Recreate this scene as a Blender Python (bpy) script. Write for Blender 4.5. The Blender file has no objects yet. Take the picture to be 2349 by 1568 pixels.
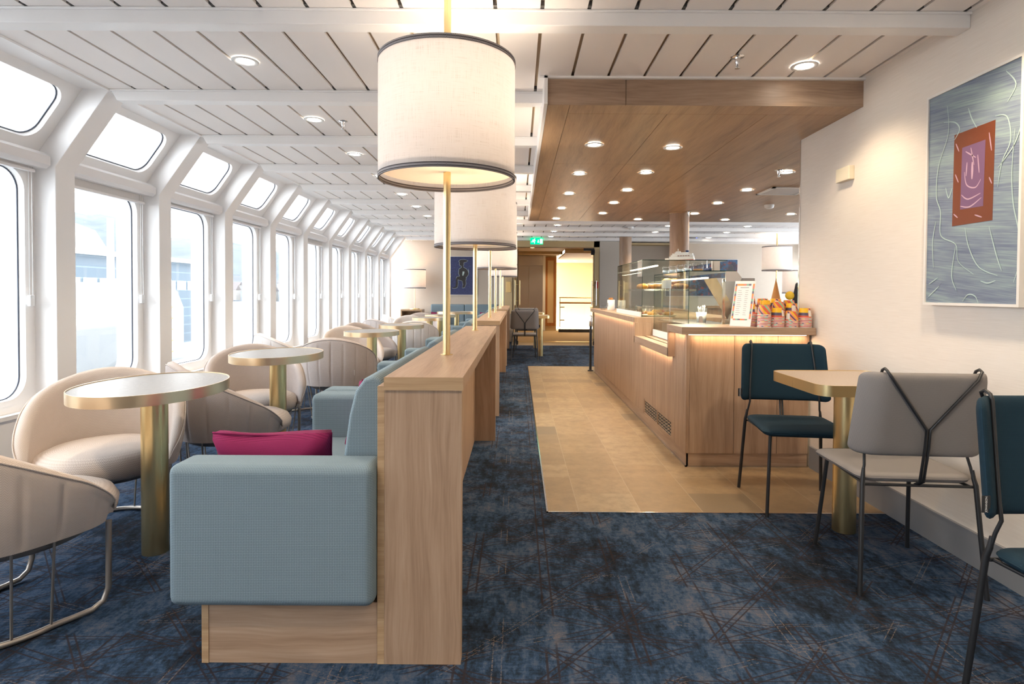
import bpy, bmesh, math, random
from mathutils import Vector, Matrix, Euler
PI = math.pi
SC = bpy.context.scene
COL = SC.collection
random.seed(7)

# ------------------------------------------------------------------ camera
cam_data = bpy.data.cameras.new('camera')
cam = bpy.data.objects.new('camera', cam_data)
COL.objects.link(cam)
cam_data.sensor_fit = 'HORIZONTAL'
cam_data.sensor_width = 36.0
cam_data.lens = 1350.0 / 2349.0 * 36.0
cam_data.shift_x = -13.5 / 2349.0
cam_data.shift_y = (700.3 - 784.0) / 2349.0
cam_data.clip_start = 0.05
cam_data.clip_end = 6000
cam.matrix_world = (Matrix.Translation((0, 0, 1.2)) @ Matrix.Rotation(math.radians(90 - 1.2), 4, 'X')
                    @ Matrix.Rotation(0.006, 4, 'Z'))
SC.camera = cam

# ------------------------------------------------------------------ sky and exposure
SC.view_settings.view_transform = 'Standard'
SC.view_settings.look = 'None'
SC.view_settings.gamma = 1.0
SC.view_settings.use_curve_mapping = False
SC.view_settings.exposure = 1.2
world = bpy.data.worlds.new('overcast_sky')
SC.world = world
world.use_nodes = True
bg = world.node_tree.nodes['Background']
bg.inputs[0].default_value = (0.92, 0.955, 1.0, 1)
SKY = 4.2
bg.inputs[1].default_value = SKY
SC.cycles.max_bounces = 9
SC.cycles.diffuse_bounces = 5
SC.cycles.glossy_bounces = 3
SC.cycles.transmission_bounces = 5
SC.cycles.transparent_max_bounces = 14
SC.cycles.caustics_reflective = False
SC.cycles.caustics_refractive = False
SC.cycles.sample_clamp_indirect = 6.0

WARM = (1.0, 0.80, 0.56)
LAMPW = (1.0, 0.86, 0.70)
# sampling portals over the real windows of the left side (they emit nothing)
def portal(name, loc, rot, sx, sy):
    l = bpy.data.lights.new(name, 'AREA'); l.shape = 'RECTANGLE'; l.size = sx; l.size_y = sy
    l.cycles.is_portal = True
    o = bpy.data.objects.new(name, l); COL.objects.link(o); o.location = loc; o.rotation_euler = rot
portal('window_portal', (-3.3, 6.2, 1.28), Euler((0, math.radians(-90), 0)), 1.7, 17.5)
portal('slope_portal', (-3.16, 6.2, 2.36), Euler((0, math.radians(-90 + 35.5), 0)), 0.75, 17.5)

# ================================================================== materials
M = {}
class NT:
    def __init__(s, name):
        s.m = bpy.data.materials.new(name); s.m.use_nodes = True
        s.t = s.m.node_tree; s.t.nodes.clear()
        s.out = s.n('ShaderNodeOutputMaterial')
        M[name] = s.m
    def n(s, typ, **kw):
        nd = s.t.nodes.new(typ)
        for k, v in kw.items():
            if k.startswith('i_'):
                nd.inputs[int(k[2:])].default_value = v
            else:
                setattr(nd, k, v)
        return nd
    def l(s, a, b): s.t.links.new(a, b)
    def math(s, op, a, b=None, c=None, clamp=False):
        nd = s.n('ShaderNodeMath', operation=op); nd.use_clamp = clamp
        for i, v in enumerate((a, b, c)):
            if v is None: continue
            if isinstance(v, (int, float)): nd.inputs[i].default_value = v
            else: s.l(v, nd.inputs[i])
        return nd.outputs[0]
    def uv(s): return s.n('ShaderNodeUVMap').outputs[0]
    def obj(s): return s.n('ShaderNodeTexCoord').outputs['Object']
    def xyz(s, v):
        nd = s.n('ShaderNodeSeparateXYZ'); s.l(v, nd.inputs[0]); return nd.outputs
    def comb(s, x, y, z=0.0):
        nd = s.n('ShaderNodeCombineXYZ')
        for i, v in enumerate((x, y, z)):
            if isinstance(v, (int, float)): nd.inputs[i].default_value = v
            else: s.l(v, nd.inputs[i])
        return nd.outputs[0]
    def scale(s, v, sc):
        nd = s.n('ShaderNodeVectorMath', operation='MULTIPLY'); s.l(v, nd.inputs[0]); nd.inputs[1].default_value = sc
        return nd.outputs[0]
    def noise(s, v, scale=5, detail=3, rough=0.5):
        nd = s.n('ShaderNodeTexNoise'); nd.inputs['Scale'].default_value = scale
        nd.inputs['Detail'].default_value = detail; nd.inputs['Roughness'].default_value = rough
        s.l(v, nd.inputs['Vector']); return nd.outputs[0]
    def ramp(s, f, stops, interp='LINEAR'):
        nd = s.n('ShaderNodeValToRGB'); nd.color_ramp.interpolation = interp
        e = nd.color_ramp.elements
        while len(e) < len(stops): e.new(0.5)
        for i, (p, c) in enumerate(stops):
            e[i].position = p; e[i].color = tuple(c) + (1,) if len(c) == 3 else c
        s.l(f, nd.inputs[0]); return nd.outputs[0]
    def mix(s, f, a, b):
        nd = s.n('ShaderNodeMix', data_type='RGBA')
        if isinstance(f, (int, float)): nd.inputs[0].default_value = f
        else: s.l(f, nd.inputs[0])
        for i, v in ((6, a), (7, b)):
            if isinstance(v, tuple): nd.inputs[i].default_value = v + (1,) if len(v) == 3 else v
            else: s.l(v, nd.inputs[i])
        return nd.outputs[2]
    def bsdf(s, color, rough=0.5, metal=0.0, spec=0.5, bump=None, bstr=0.2, bdist=0.002, **kw):
        p = s.n('ShaderNodeBsdfPrincipled')
        if isinstance(color, tuple): p.inputs['Base Color'].default_value = color + (1,) if len(color) == 3 else color
        else: s.l(color, p.inputs['Base Color'])
        if isinstance(rough, (int, float)): p.inputs['Roughness'].default_value = rough
        else: s.l(rough, p.inputs['Roughness'])
        p.inputs['Metallic'].default_value = metal
        p.inputs['Specular IOR Level'].default_value = spec
        for k, v in kw.items(): p.inputs[k].default_value = v
        if bump is not None:
            b = s.n('ShaderNodeBump'); b.inputs['Strength'].default_value = bstr; b.inputs['Distance'].default_value = bdist
            s.l(bump, b.inputs['Height']); s.l(b.outputs[0], p.inputs['Normal'])
        s.l(p.outputs[0], s.out.inputs[0]); return p

def plain(name, color, rough=0.5, metal=0.0, spec=0.5, **kw):
    t = NT(name); t.bsdf(color, rough, metal, spec, **kw); return t.m

def emis(name, color, strength, sampled=False):
    t = NT(name); e = t.n('ShaderNodeEmission'); e.inputs[0].default_value = color + (1,); e.inputs[1].default_value = strength
    t.l(e.outputs[0], t.out.inputs[0])
    if not sampled: t.m.cycles.emission_sampling = 'NONE'
    return t.m

def wood(name, c0, c1, c2, along='v', grain=38.0, rough=0.45, knots=True):
    t = NT(name)
    u = t.xyz(t.uv())
    a, b = (u[0], u[1]) if along == 'v' else (u[1], u[0])      # a across the grain, b along it
    wob = t.noise(t.comb(t.math('MULTIPLY', a, 2.5), t.math('MULTIPLY', b, 1.2)), 1.6, 2)
    aw = t.math('ADD', a, t.math('MULTIPLY', wob, 0.06))
    fine = t.noise(t.comb(t.math('MULTIPLY', aw, grain * 4), t.math('MULTIPLY', b, 5.0)), 1.0, 4, 0.6)
    mid = t.noise(t.comb(t.math('MULTIPLY', aw, grain * 0.55), t.math('MULTIPLY', b, 1.1)), 1.0, 3, 0.55)
    f = t.math('ADD', t.math('MULTIPLY', fine, 0.4), t.math('MULTIPLY', mid, 0.6))
    col = t.ramp(f, [(0.33, c0), (0.5, c1), (0.68, c2)])
    if knots:
        k = t.noise(t.comb(t.math('MULTIPLY', a, 5.0), t.math('MULTIPLY', b, 1.3)), 1.0, 1)
        km = t.ramp(k, [(0.66, (0, 0, 0)), (0.8, (1, 1, 1))])
        col = t.mix(t.math('MULTIPLY', km, 0.5), col, tuple(x * 0.6 for x in c0))
    t.bsdf(col, rough, bump=fine, bstr=0.12, bdist=0.0006)
    return t.m

OAK = ((0.28, 0.175, 0.112), (0.40, 0.27, 0.182), (0.48, 0.345, 0.245))
wood('oak_upright', *OAK, along='v')
wood('oak_level', *OAK, along='u')
wood('oak_dark', (0.26, 0.158, 0.082), (0.39, 0.245, 0.132), (0.48, 0.315, 0.182), along='v', grain=26, rough=0.34)
wood('oak_fascia', (0.24, 0.155, 0.105), (0.37, 0.255, 0.178), (0.47, 0.34, 0.245), along='u', grain=22)
wood('edge_band', (0.34, 0.21, 0.11), (0.45, 0.30, 0.17), (0.54, 0.38, 0.23), along='u', grain=60, knots=False)
wood('mahogany', (0.30, 0.10, 0.025), (0.42, 0.16, 0.04), (0.52, 0.22, 0.06), along='v', rough=0.3)
plain('white_paint', (0.92, 0.905, 0.895), 0.35)
plain('ceiling_white', (0.93, 0.885, 0.86), 0.5)
plain('gap_tan', (0.74, 0.60, 0.43), 0.6)
plain('gap_dark', (0.10, 0.095, 0.09), 0.7)
plain('soft_grey', (0.62, 0.60, 0.585), 0.6)
plain('blind_plastic', (0.80, 0.78, 0.775), 0.4)
plain('clear_plastic', (0.80, 0.82, 0.84), 0.15)
plain('gasket', (0.07, 0.085, 0.12), 0.35)
plain('baseboard_grey', (0.215, 0.22, 0.235), 0.5)
plain('steel', (0.62, 0.61, 0.60), 0.26, 1.0)
plain('chrome', (0.78, 0.78, 0.79), 0.12, 1.0)
plain('lift_steel', (0.56, 0.50, 0.46), 0.38, 1.0)
plain('taupe_metal', (0.42, 0.385, 0.35), 0.38, 0.75)
plain('black_metal', (0.018, 0.019, 0.022), 0.42)
plain('dark_rubber', (0.03, 0.03, 0.032), 0.6)
plain('white_plastic', (0.85, 0.85, 0.84), 0.4)
plain('cream_plastic', (0.80, 0.72, 0.56), 0.45)
plain('red_paint', (0.55, 0.03, 0.03), 0.4)
plain('deck_grey', (0.42, 0.45, 0.47), 0.7)
plain('cream_wall', (0.62, 0.47, 0.26), 0.7)
plain('bright_cream', (0.72, 0.54, 0.30), 0.6)
plain('bread', (0.52, 0.26, 0.09), 0.7)
plain('brown_bread', (0.26, 0.15, 0.075), 0.8)
plain('pastry', (0.62, 0.33, 0.10), 0.6)
plain('lettuce', (0.28, 0.45, 0.08), 0.7)
plain('orange_fruit', (0.80, 0.38, 0.05), 0.6)
plain('ham', (0.55, 0.12, 0.07), 0.6)
plain('yellow_cloth', (0.75, 0.42, 0.02), 0.8)
plain('navy_paint', (0.03, 0.05, 0.13), 0.5)
plain('leaf_green', (0.06, 0.16, 0.04), 0.6)
plain('glass_tint', (0.62, 0.72, 0.78), 0.05)
plain('wafer', (0.42, 0.20, 0.06), 0.7)
plain('black_leather', (0.02, 0.02, 0.022), 0.4)

def brass(name, col, rough):
    t = NT(name)
    u = t.xyz(t.uv())
    br = t.noise(t.comb(t.math('MULTIPLY', u[0], 140.0), t.math('MULTIPLY', u[1], 1.2)), 1.0, 2)
    blot = t.noise(t.comb(t.math('MULTIPLY', u[0], 9.0), t.math('MULTIPLY', u[1], 0.7)), 1.0, 1)
    c = t.mix(t.math('MULTIPLY', blot, 0.3), col, tuple(x * 0.8 for x in col))
    t.bsdf(c, t.math('ADD', t.math('MULTIPLY', br, 0.03), rough - 0.015), metal=1.0)
brass('brass', (0.88, 0.70, 0.36), 0.28)
brass('brass_rim', (0.90, 0.69, 0.44), 0.30)
brass('brass_pole', (0.88, 0.68, 0.36), 0.25)

def wallpaper(name, base, dark):
    t = NT(name); u = t.xyz(t.uv())
    ln = t.noise(t.comb(t.math('MULTIPLY', u[0], 7.0), t.math('MULTIPLY', u[1], 330.0)), 1.0, 2)
    t.bsdf(t.mix(t.ramp(ln, [(0.35, (0, 0, 0)), (0.7, (1, 1, 1))]), base, dark), 0.6, bump=ln, bstr=0.15, bdist=0.0006)
wallpaper('wallpaper_cream', (0.79, 0.725, 0.655), (0.73, 0.66, 0.585))
wallpaper('wallpaper_beige', (0.56, 0.485, 0.405), (0.52, 0.445, 0.37))
wallpaper('wallpaper_grey', (0.62, 0.56, 0.49), (0.59, 0.53, 0.46))

def herring(name, light, dark, amount=1.0):
    t = NT(name); u = t.xyz(t.uv())
    P = 0.016
    z = t.math('ABSOLUTE', t.math('SUBTRACT', t.math('FRACT', t.math('DIVIDE', u[0], P)), 0.5))
    k = t.math('FRACT', t.math('DIVIDE', t.math('ADD', u[1], t.math('MULTIPLY', z, 0.024)), 0.0088))
    m = t.math('GREATER_THAN', k, 0.52)
    nz = t.noise(t.uv(), 22, 2)
    m2 = t.math('MULTIPLY', m, amount)
    c = t.mix(m2, light, dark)
    c = t.mix(t.math('MULTIPLY', nz, 0.25), c, dark)
    t.bsdf(c, 0.9, spec=0.2, bump=m, bstr=0.15, bdist=0.0008)
    return t.m
herring('herringbone_beige', (0.78, 0.70, 0.64), (0.50, 0.415, 0.365))
herring('herringbone_shaded', (0.66, 0.595, 0.56), (0.36, 0.305, 0.285))  # same fabric, with the shade on its outer sides put into the colour
herring('herringbone_lit', (0.76, 0.71, 0.68), (0.56, 0.51, 0.48), 0.8)  # same fabric again, brighter light put into its colour
plain('under_fabric', (0.20, 0.185, 0.18), 0.9)

def basket(name, light, mid, dark, cell=0.0052):
    t = NT(name); u = t.xyz(t.uv())
    su = t.math('DIVIDE', u[0], cell); sv = t.math('DIVIDE', u[1], cell)
    par = t.math('MODULO', t.math('ADD', t.math('FLOOR', su), t.math('FLOOR', sv)), 2.0)
    par = t.math('ABSOLUTE', par)
    fu = t.math('FRACT', su); fv = t.math('FRACT', sv)
    du = t.math('ABSOLUTE', t.math('SUBTRACT', fu, 0.5)); dv = t.math('ABSOLUTE', t.math('SUBTRACT', fv, 0.5))
    # each cell carries a float over or under: gap on its sides or on its ends
    g = t.math('ADD', t.math('MULTIPLY', par, du), t.math('MULTIPLY', t.math('SUBTRACT', 1.0, par), dv))
    gap = t.math('GREATER_THAN', g, 0.34)
    strand = t.noise(t.comb(t.math('MULTIPLY', su, 2.2), t.math('MULTIPLY', sv, 2.2)), 1.0, 1)
    c = t.mix(strand, mid, light)
    c = t.mix(gap, c, dark)
    h = t.math('SUBTRACT', 0.5, g)
    t.bsdf(c, 0.85, spec=0.25, bump=h, bstr=0.5, bdist=0.0012)
    return t.m
basket('teal_weave', (0.295, 0.38, 0.43), (0.195, 0.275, 0.33), (0.085, 0.12, 0.15), 0.0052)
basket('magenta_cloth', (0.27, 0.018, 0.095), (0.20, 0.011, 0.07), (0.12, 0.005, 0.04), 0.0026)
basket('petrol_wool', (0.012, 0.040, 0.064), (0.008, 0.029, 0.048), (0.005, 0.018, 0.032), 0.0022)
basket('grey_wool', (0.29, 0.27, 0.265), (0.245, 0.225, 0.22), (0.18, 0.165, 0.16), 0.0022)

# linen lamp shade: lets the light of the bulb inside through
t = NT('linen')
u = t.xyz(t.uv())
th = t.math('ADD', t.noise(t.comb(t.math('MULTIPLY', u[0], 12), t.math('MULTIPLY', u[1], 420)), 1, 2),
            t.noise(t.comb(t.math('MULTIPLY', u[0], 420), t.math('MULTIPLY', u[1], 12)), 1, 2))
lc = t.ramp(t.math('MULTIPLY', th, 0.5), [(0.3, (0.70, 0.64, 0.60)), (0.46, (0.90, 0.865, 0.845))])
d = t.n('ShaderNodeBsdfDiffuse'); tr = t.n('ShaderNodeBsdfTranslucent'); mx = t.n('ShaderNodeMixShader')
mx.inputs[0].default_value = 0.42
t.l(lc, d.inputs[0]); t.l(lc, tr.inputs[0]); t.l(d.outputs[0], mx.inputs[1]); t.l(tr.outputs[0], mx.inputs[2]); t.l(mx.outputs[0], t.out.inputs[0])
t = NT('diffuser')
d = t.n('ShaderNodeBsdfDiffuse'); tr = t.n('ShaderNodeBsdfTranslucent'); mx = t.n('ShaderNodeMixShader')
for k in (d, tr): k.inputs[0].default_value = (0.93, 0.86, 0.76, 1)
mx.inputs[0].default_value = 0.6
t.l(d.outputs[0], mx.inputs[1]); t.l(tr.outputs[0], mx.inputs[2]); t.l(mx.outputs[0], t.out.inputs[0])
# woven ribbon around the shades
t = NT('ribbon')
u = t.xyz(t.uv())
fr = t.math('ABSOLUTE', t.math('SUBTRACT', t.math('FRACT', t.math('DIVIDE', u[0], 0.033)), 0.5))
vv = t.math('ABSOLUTE', t.math('SUBTRACT', t.math('FRACT', t.math('DIVIDE', u[1], 0.0115)), 0.5))
w1 = t.math('SINE', t.math('MULTIPLY', t.math('ADD', fr, t.math('MULTIPLY', vv, 0.55)), 34.0))
mk = t.math('MULTIPLY', t.math('GREATER_THAN', w1, 0.0), t.math('LESS_THAN', vv, 0.33))
t.bsdf(t.mix(mk, (0.055, 0.045, 0.05), (0.62, 0.58, 0.58)), 0.8)

def glass(name, tint, refl=1.0):
    t = NT(name)
    tb = t.n('ShaderNodeBsdfTransparent'); tb.inputs[0].default_value = tint + (1,)
    gl = t.n('ShaderNodeBsdfGlossy'); gl.inputs['Roughness'].default_value = 0.0
    ge = t.n('ShaderNodeNewGeometry'); dt = t.n('ShaderNodeVectorMath', operation='DOT_PRODUCT')
    t.l(ge.outputs['Incoming'], dt.inputs[0]); t.l(ge.outputs['Normal'], dt.inputs[1])
    fz = t.math('ADD', t.math('MULTIPLY', t.math('POWER', t.math('SUBTRACT', 1.0, t.math('ABSOLUTE', dt.outputs['Value'])), 5.0), 0.96), 0.035)
    mx = t.n('ShaderNodeMixShader')
    t.l(t.math('MULTIPLY', fz, refl), mx.inputs[0]); t.l(tb.outputs[0], mx.inputs[1]); t.l(gl.outputs[0], mx.inputs[2])
    t.l(mx.outputs[0], t.out.inputs[0])
glass('window_glass', (0.97, 0.985, 0.99), 0.6)
glass('case_glass', (0.955, 0.975, 0.955), 1.0)
glass('edge_glass', (0.30, 0.48, 0.42), 1.0)
glass('jar_glass', (0.93, 0.95, 0.96), 1.0)
glass('smoke_glass', (0.42, 0.40, 0.36), 1.0)

# table top stone
t = NT('table_stone')
n1 = t.noise(t.scale(t.uv(), (3.0, 22.0, 1)), 1.5, 4, 0.65)
t.bsdf(t.ramp(n1, [(0.3, (0.20, 0.195, 0.19)), (0.7, (0.29, 0.28, 0.272))]), 0.42)
t = NT('table_laminate')
n1 = t.noise(t.uv(), 120, 3)
t.bsdf(t.ramp(n1, [(0.3, (0.36, 0.29, 0.235)), (0.7, (0.45, 0.375, 0.31))]), 0.4)

# carpet: blue distressed ground, broken brown and pale double lines
t = NT('carpet')
ob = t.obj(); p = t.xyz(ob)
fleck = t.noise(ob, 190, 2)
big = t.noise(t.scale(ob, (1.0, 0.75, 1)), 1.9, 5, 0.62)
mid = t.noise(t.scale(ob, (2.4, 1.0, 1)), 7.0, 6, 0.72)
streak = t.noise(t.scale(ob, (26, 110, 1)), 1.0, 3, 0.6)
speck = t.noise(t.scale(ob, (1.6, 1.0, 1)), 34.0, 5, 0.75)
g = t.math('ADD', t.math('ADD', t.math('MULTIPLY', big, 0.34), t.math('MULTIPLY', mid, 0.34)), t.math('ADD', t.math('MULTIPLY', streak, 0.10), t.math('MULTIPLY', speck, 0.22)))
ground = t.ramp(g, [(0.41, (0.007, 0.010, 0.015)), (0.46, (0.016, 0.026, 0.045)), (0.505, (0.027, 0.058, 0.113)), (0.54, (0.060, 0.088, 0.142)), (0.60, (0.125, 0.124, 0.148))])
ground = t.mix(t.math('MULTIPLY', fleck, 0.35), ground, (0.01, 0.014, 0.022))
def lines(ang, period, off, gapw, w):
    c, s_ = math.cos(ang), math.sin(ang)
    d_ = t.math('ADD', t.math('MULTIPLY', p[0], c), t.math('MULTIPLY', p[1], s_ * 1.6))
    fr_ = t.math('ABSOLUTE', t.math('SUBTRACT', t.math('FRACT', t.math('ADD', t.math('DIVIDE', d_, period), off)), 0.5))
    dd = t.math('MULTIPLY', fr_, period)
    return t.math('LESS_THAN', t.math('ABSOLUTE', t.math('SUBTRACT', dd, gapw)), w)
def union(l):
    r = l[0]
    for x in l[1:]: r = t.math('MAXIMUM', r, x)
    return r
A = union([lines(0, 0.30, 0.1, 0.018, 0.0040), lines(PI / 3, 0.30, 0.3, 0.018, 0.0040), lines(-PI / 3, 0.30, 0.6, 0.018, 0.0040),
           lines(PI / 2, 0.346, 0.2, 0.012, 0.0034), lines(PI / 6, 0.346, 0.7, 0.012, 0.0034), lines(-PI / 6, 0.346, 0.45, 0.012, 0.0034)])
B = union([lines(0, 0.51, 0.62, 0.015, 0.0022), lines(PI / 3, 0.51, 0.15, 0.015, 0.0022), lines(-PI / 3, 0.51, 0.9, 0.015, 0.0022),
           lines(PI / 2, 0.588, 0.75, 0.01, 0.0018), lines(-PI / 6, 0.588, 0.35, 0.01, 0.0018)])
mA = t.ramp(t.noise(ob, 2.6, 2), [(0.43, (0, 0, 0)), (0.48, (1, 1, 1))])
mB = t.ramp(t.noise(t.scale(ob, (1, 1, 1)), 3.7, 3), [(0.50, (0, 0, 0)), (0.56, (1, 1, 1))])
brk = t.math('GREATER_THAN', t.noise(ob, 130, 3), 0.48)
ground = t.mix(t.math('MULTIPLY', t.math('MULTIPLY', A, mA), 0.8), ground, (0.026, 0.018, 0.018))
ground = t.mix(t.math('MULTIPLY', t.math('MULTIPLY', t.math('MULTIPLY', B, mB), brk), 0.6), ground, (0.20, 0.155, 0.13))
scr = t.noise(t.scale(ob, (14, 90, 1)), 1.0, 4, 0.8)
scm = t.math('MULTIPLY', t.math('GREATER_THAN', scr, 0.66), t.ramp(t.noise(ob, 3.1, 2), [(0.5, (0, 0, 0)), (0.6, (1, 1, 1))]))
ground = t.mix(t.math('MULTIPLY', scm, 0.45), ground, (0.16, 0.13, 0.115))
t.bsdf(ground, 0.95, spec=0.1, bump=fleck, bstr=0.4, bdist=0.003)
t = NT('hall_carpet')
t.bsdf(t.mix(t.noise(t.obj(), 60, 3), (0.40, 0.29, 0.18), (0.52, 0.39, 0.26)), 0.95, spec=0.1)

# sandstone floor tiles
t = NT('sandstone')
p = t.xyz(t.obj())
TX, TY = 0.342, 0.293
cx_ = t.math('DIVIDE', p[0], TX)
colx = t.math('FLOOR', cx_)
cy_ = t.math('ADD', t.math('DIVIDE', p[1], TY), t.math('MULTIPLY', t.math('FRACT', t.math('MULTIPLY', colx, 0.37)), 0.06))
wn = t.n('ShaderNodeTexWhiteNoise'); wn.noise_dimensions = '2D'
t.l(t.comb(colx, t.math('FLOOR', cy_)), wn.inputs['Vector'])
ex = t.math('ABSOLUTE', t.math('SUBTRACT', t.math('FRACT', cx_), 0.5)); ey = t.math('ABSOLUTE', t.math('SUBTRACT', t.math('FRACT', cy_), 0.5))
gx = t.math('GREATER_THAN', ex, 0.4945); gy = t.math('GREATER_THAN', ey, 0.4955)
base = t.ramp(wn.outputs[0], [(0.0, (0.12, 0.098, 0.07)), (0.15, (0.235, 0.165, 0.092)), (0.55, (0.28, 0.20, 0.115)), (1.0, (0.325, 0.25, 0.155))])
nz = t.noise(t.comb(t.math('ADD', p[0], t.math('MULTIPLY', wn.outputs[0], 9)), p[1]), 11, 5, 0.7)
base = t.mix(t.ramp(nz, [(0.42, (0, 0, 0)), (0.68, (0.8, 0.8, 0.8))]), base, (0.18, 0.14, 0.095))
sp_ = t.noise(t.obj(), 150, 3)
base = t.mix(t.math('MULTIPLY', sp_, 0.25), base, (0.36, 0.24, 0.13))
base = t.mix(gx, base, (0.34, 0.27, 0.19)); base = t.mix(gy, base, (0.19, 0.14, 0.09))
t.bsdf(base, t.math('ADD', 0.3, t.math('MULTIPLY', nz, 0.2)), bump=t.math('ADD', gx, gy), bstr=-0.2, bdist=0.002)

# printed paper cups
t = NT('striped_paper')
u = t.xyz(t.uv())
s1 = t.math('FRACT', t.math('ADD', t.math('MULTIPLY', u[0], 9.0), t.math('MULTIPLY', u[1], 9.0)))
stripes = t.ramp(s1, [(0.0, (0.70, 0.13, 0.07)), (0.16, (0.25, 0.55, 0.33)), (0.32, (0.78, 0.27, 0.17)), (0.5, (0.09, 0.075, 0.13)), (0.62, (0.80, 0.27, 0.17)),
                      (0.74, (0.88, 0.50, 0.02)), (0.9, (0.70, 0.13, 0.07))], 'CONSTANT')
band = t.ramp(u[1], [(0.0, (0.70, 0.13, 0.07)), (0.016, (0.09, 0.075, 0.13)), (0.036, (0.88, 0.52, 0.02))], 'CONSTANT')
sec = t.math('FRACT', t.math('MULTIPLY', u[0], 3.9))
col = t.mix(t.math('LESS_THAN', sec, 0.36), stripes, band)
lab = t.math('MULTIPLY', t.math('LESS_THAN', t.math('ABSOLUTE', t.math('SUBTRACT', sec, 0.43)), 0.06), t.math('LESS_THAN', t.math('ABSOLUTE', t.math('SUBTRACT', u[1], 0.034)), 0.021))
t.bsdf(t.mix(lab, col, (0.80, 0.76, 0.70)), 0.4)
plain('cup_rim', (0.88, 0.80, 0.78), 0.4)

# canvases
t = NT('blue_green_canvas')
u = t.xyz(t.uv())
ba = t.noise(t.comb(t.math('MULTIPLY', u[0], 1.6), t.math('MULTIPLY', t.math('SUBTRACT', u[1], t.math('MULTIPLY', u[0], 0.12)), 9)), 1.0, 4, 0.6)
bb = t.noise(t.comb(t.math('MULTIPLY', u[0], 5), t.math('MULTIPLY', t.math('SUBTRACT', u[1], t.math('MULTIPLY', u[0], 0.12)), 210)), 1.0, 2)
f = t.math('ADD', t.math('MULTIPLY', ba, 0.6), t.math('MULTIPLY', bb, 0.4))
c = t.ramp(f, [(0.33, (0.10, 0.125, 0.205)), (0.45, (0.17, 0.205, 0.28)), (0.55, (0.235, 0.30, 0.335)), (0.68, (0.33, 0.43, 0.405))])
t.bsdf(c, 0.55, bump=bb, bstr=0.3, bdist=0.001)
t = NT('navy_canvas')
n1 = t.noise(t.uv(), 26, 4, 0.7)
t.bsdf(t.ramp(n1, [(0.3, (0.016, 0.022, 0.075)), (0.6, (0.03, 0.042, 0.14)), (0.72, (0.06, 0.09, 0.24))]), 0.5)
t = NT('dark_canvas')
n1 = t.noise(t.uv(), 5, 3, 0.6); n2 = t.noise(t.scale(t.uv(), (1, 1, 1)), 9, 2)
t.bsdf(t.mix(t.ramp(n2, [(0.58, (0, 0, 0)), (0.66, (1, 1, 1))]), t.ramp(n1, [(0.35, (0.02, 0.02, 0.04)), (0.5, (0.045, 0.03, 0.06)), (0.56, (0.02, 0.09, 0.20)), (0.7, (0.03, 0.03, 0.05))]), (0.22, 0.03, 0.03)), 0.5)
plain('orange_paint', (0.16, 0.038, 0.009), 0.5)
plain('violet_paint', (0.17, 0.085, 0.17), 0.5)
plain('pale_stroke', (0.42, 0.54, 0.52), 0.5)
plain('pink_stroke', (0.50, 0.33, 0.42), 0.5)
plain('figure_dark', (0.025, 0.022, 0.022), 0.6)
plain('frame_white', (0.78, 0.74, 0.69), 0.4)
plain('sign_green', (0.0, 0.45, 0.16), 0.4)
emis('sign_glow_green', (0.0, 0.62, 0.22), 1.0)
emis('sign_glow_white', (0.92, 1.0, 0.94), 1.3)
emis('downlight_glow', (1.0, 0.93, 0.80), 14.0)
emis('warm_downlight_glow', (1.0, 0.72, 0.30), 8.0)
emis('led_glow', (1.0, 0.86, 0.62), 3.2, True)
emis('bulb_glow', (1.0, 0.85, 0.6), 30.0)
emis('blue_led', (0.1, 0.15, 1.0), 2.0)
# perforated channel / counter slats
t = NT('counter_slats')
u = t.xyz(t.uv())
b = t.math('MULTIPLY', u[0], 1.0)
fine = t.noise(t.comb(t.math('MULTIPLY', b, 150), t.math('MULTIPLY', u[1], 5.0)), 1.0, 4, 0.6)
midn = t.noise(t.comb(t.math('MULTIPLY', b, 20), t.math('MULTIPLY', u[1], 1.1)), 1.0, 3)
col = t.ramp(t.math('ADD', t.math('MULTIPLY', fine, 0.4), t.math('MULTIPLY', midn, 0.6)), [(0.33, OAK[0]), (0.5, OAK[1]), (0.68, OAK[2])])
t.bsdf(col, 0.45)
# outside
t = NT('sea'); t.bsdf((0.26, 0.29, 0.31), 0.35, bump=t.noise(t.obj(), 0.6, 4), bstr=0.3, bdist=0.2)
t = NT('forest_hill')  # bluish tint puts the haze of distance into the colour
n1 = t.noise(t.scale(t.obj(), (1, 1, 1)), 0.02, 6, 0.7)
t.bsdf(t.ramp(n1, [(0.35, (0.034, 0.048, 0.062)), (0.65, (0.060, 0.074, 0.088))]), 0.9)
t = NT('terminal_cladding')
u = t.xyz(t.uv())
v_ = t.math('FRACT', t.math('DIVIDE', u[1], 1.55)); h_ = t.math('FRACT', t.math('DIVIDE', u[0], 1.3))
c = t.mix(t.math('LESS_THAN', v_, 0.12), (0.055, 0.078, 0.10), (0.095, 0.125, 0.15))
c = t.mix(t.math('MULTIPLY', t.math('LESS_THAN', h_, 0.08), t.math('LESS_THAN', u[1], 4.0)), c, (0.05, 0.07, 0.095))
t.bsdf(c, 0.6)
plain('house_white', (0.22, 0.22, 0.215), 0.7)
plain('house_roof', (0.09, 0.085, 0.09), 0.8)
plain('ship_white', (0.6, 0.62, 0.63), 0.5)
plain('bulwark_white', (0.33, 0.345, 0.355), 0.5)
plain('hull_red', (0.45, 0.05, 0.03), 0.5)
plain('menu_stripe_orange', (0.85, 0.33, 0.10), 0.5)
plain('menu_stripe_pink', (0.78, 0.28, 0.22), 0.5)
plain('menu_stripe_green', (0.30, 0.50, 0.36), 0.5)
plain('menu_stripe_dark', (0.20, 0.17, 0.24), 0.5)
plain('print_grey', (0.30, 0.30, 0.32), 0.6)
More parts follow.
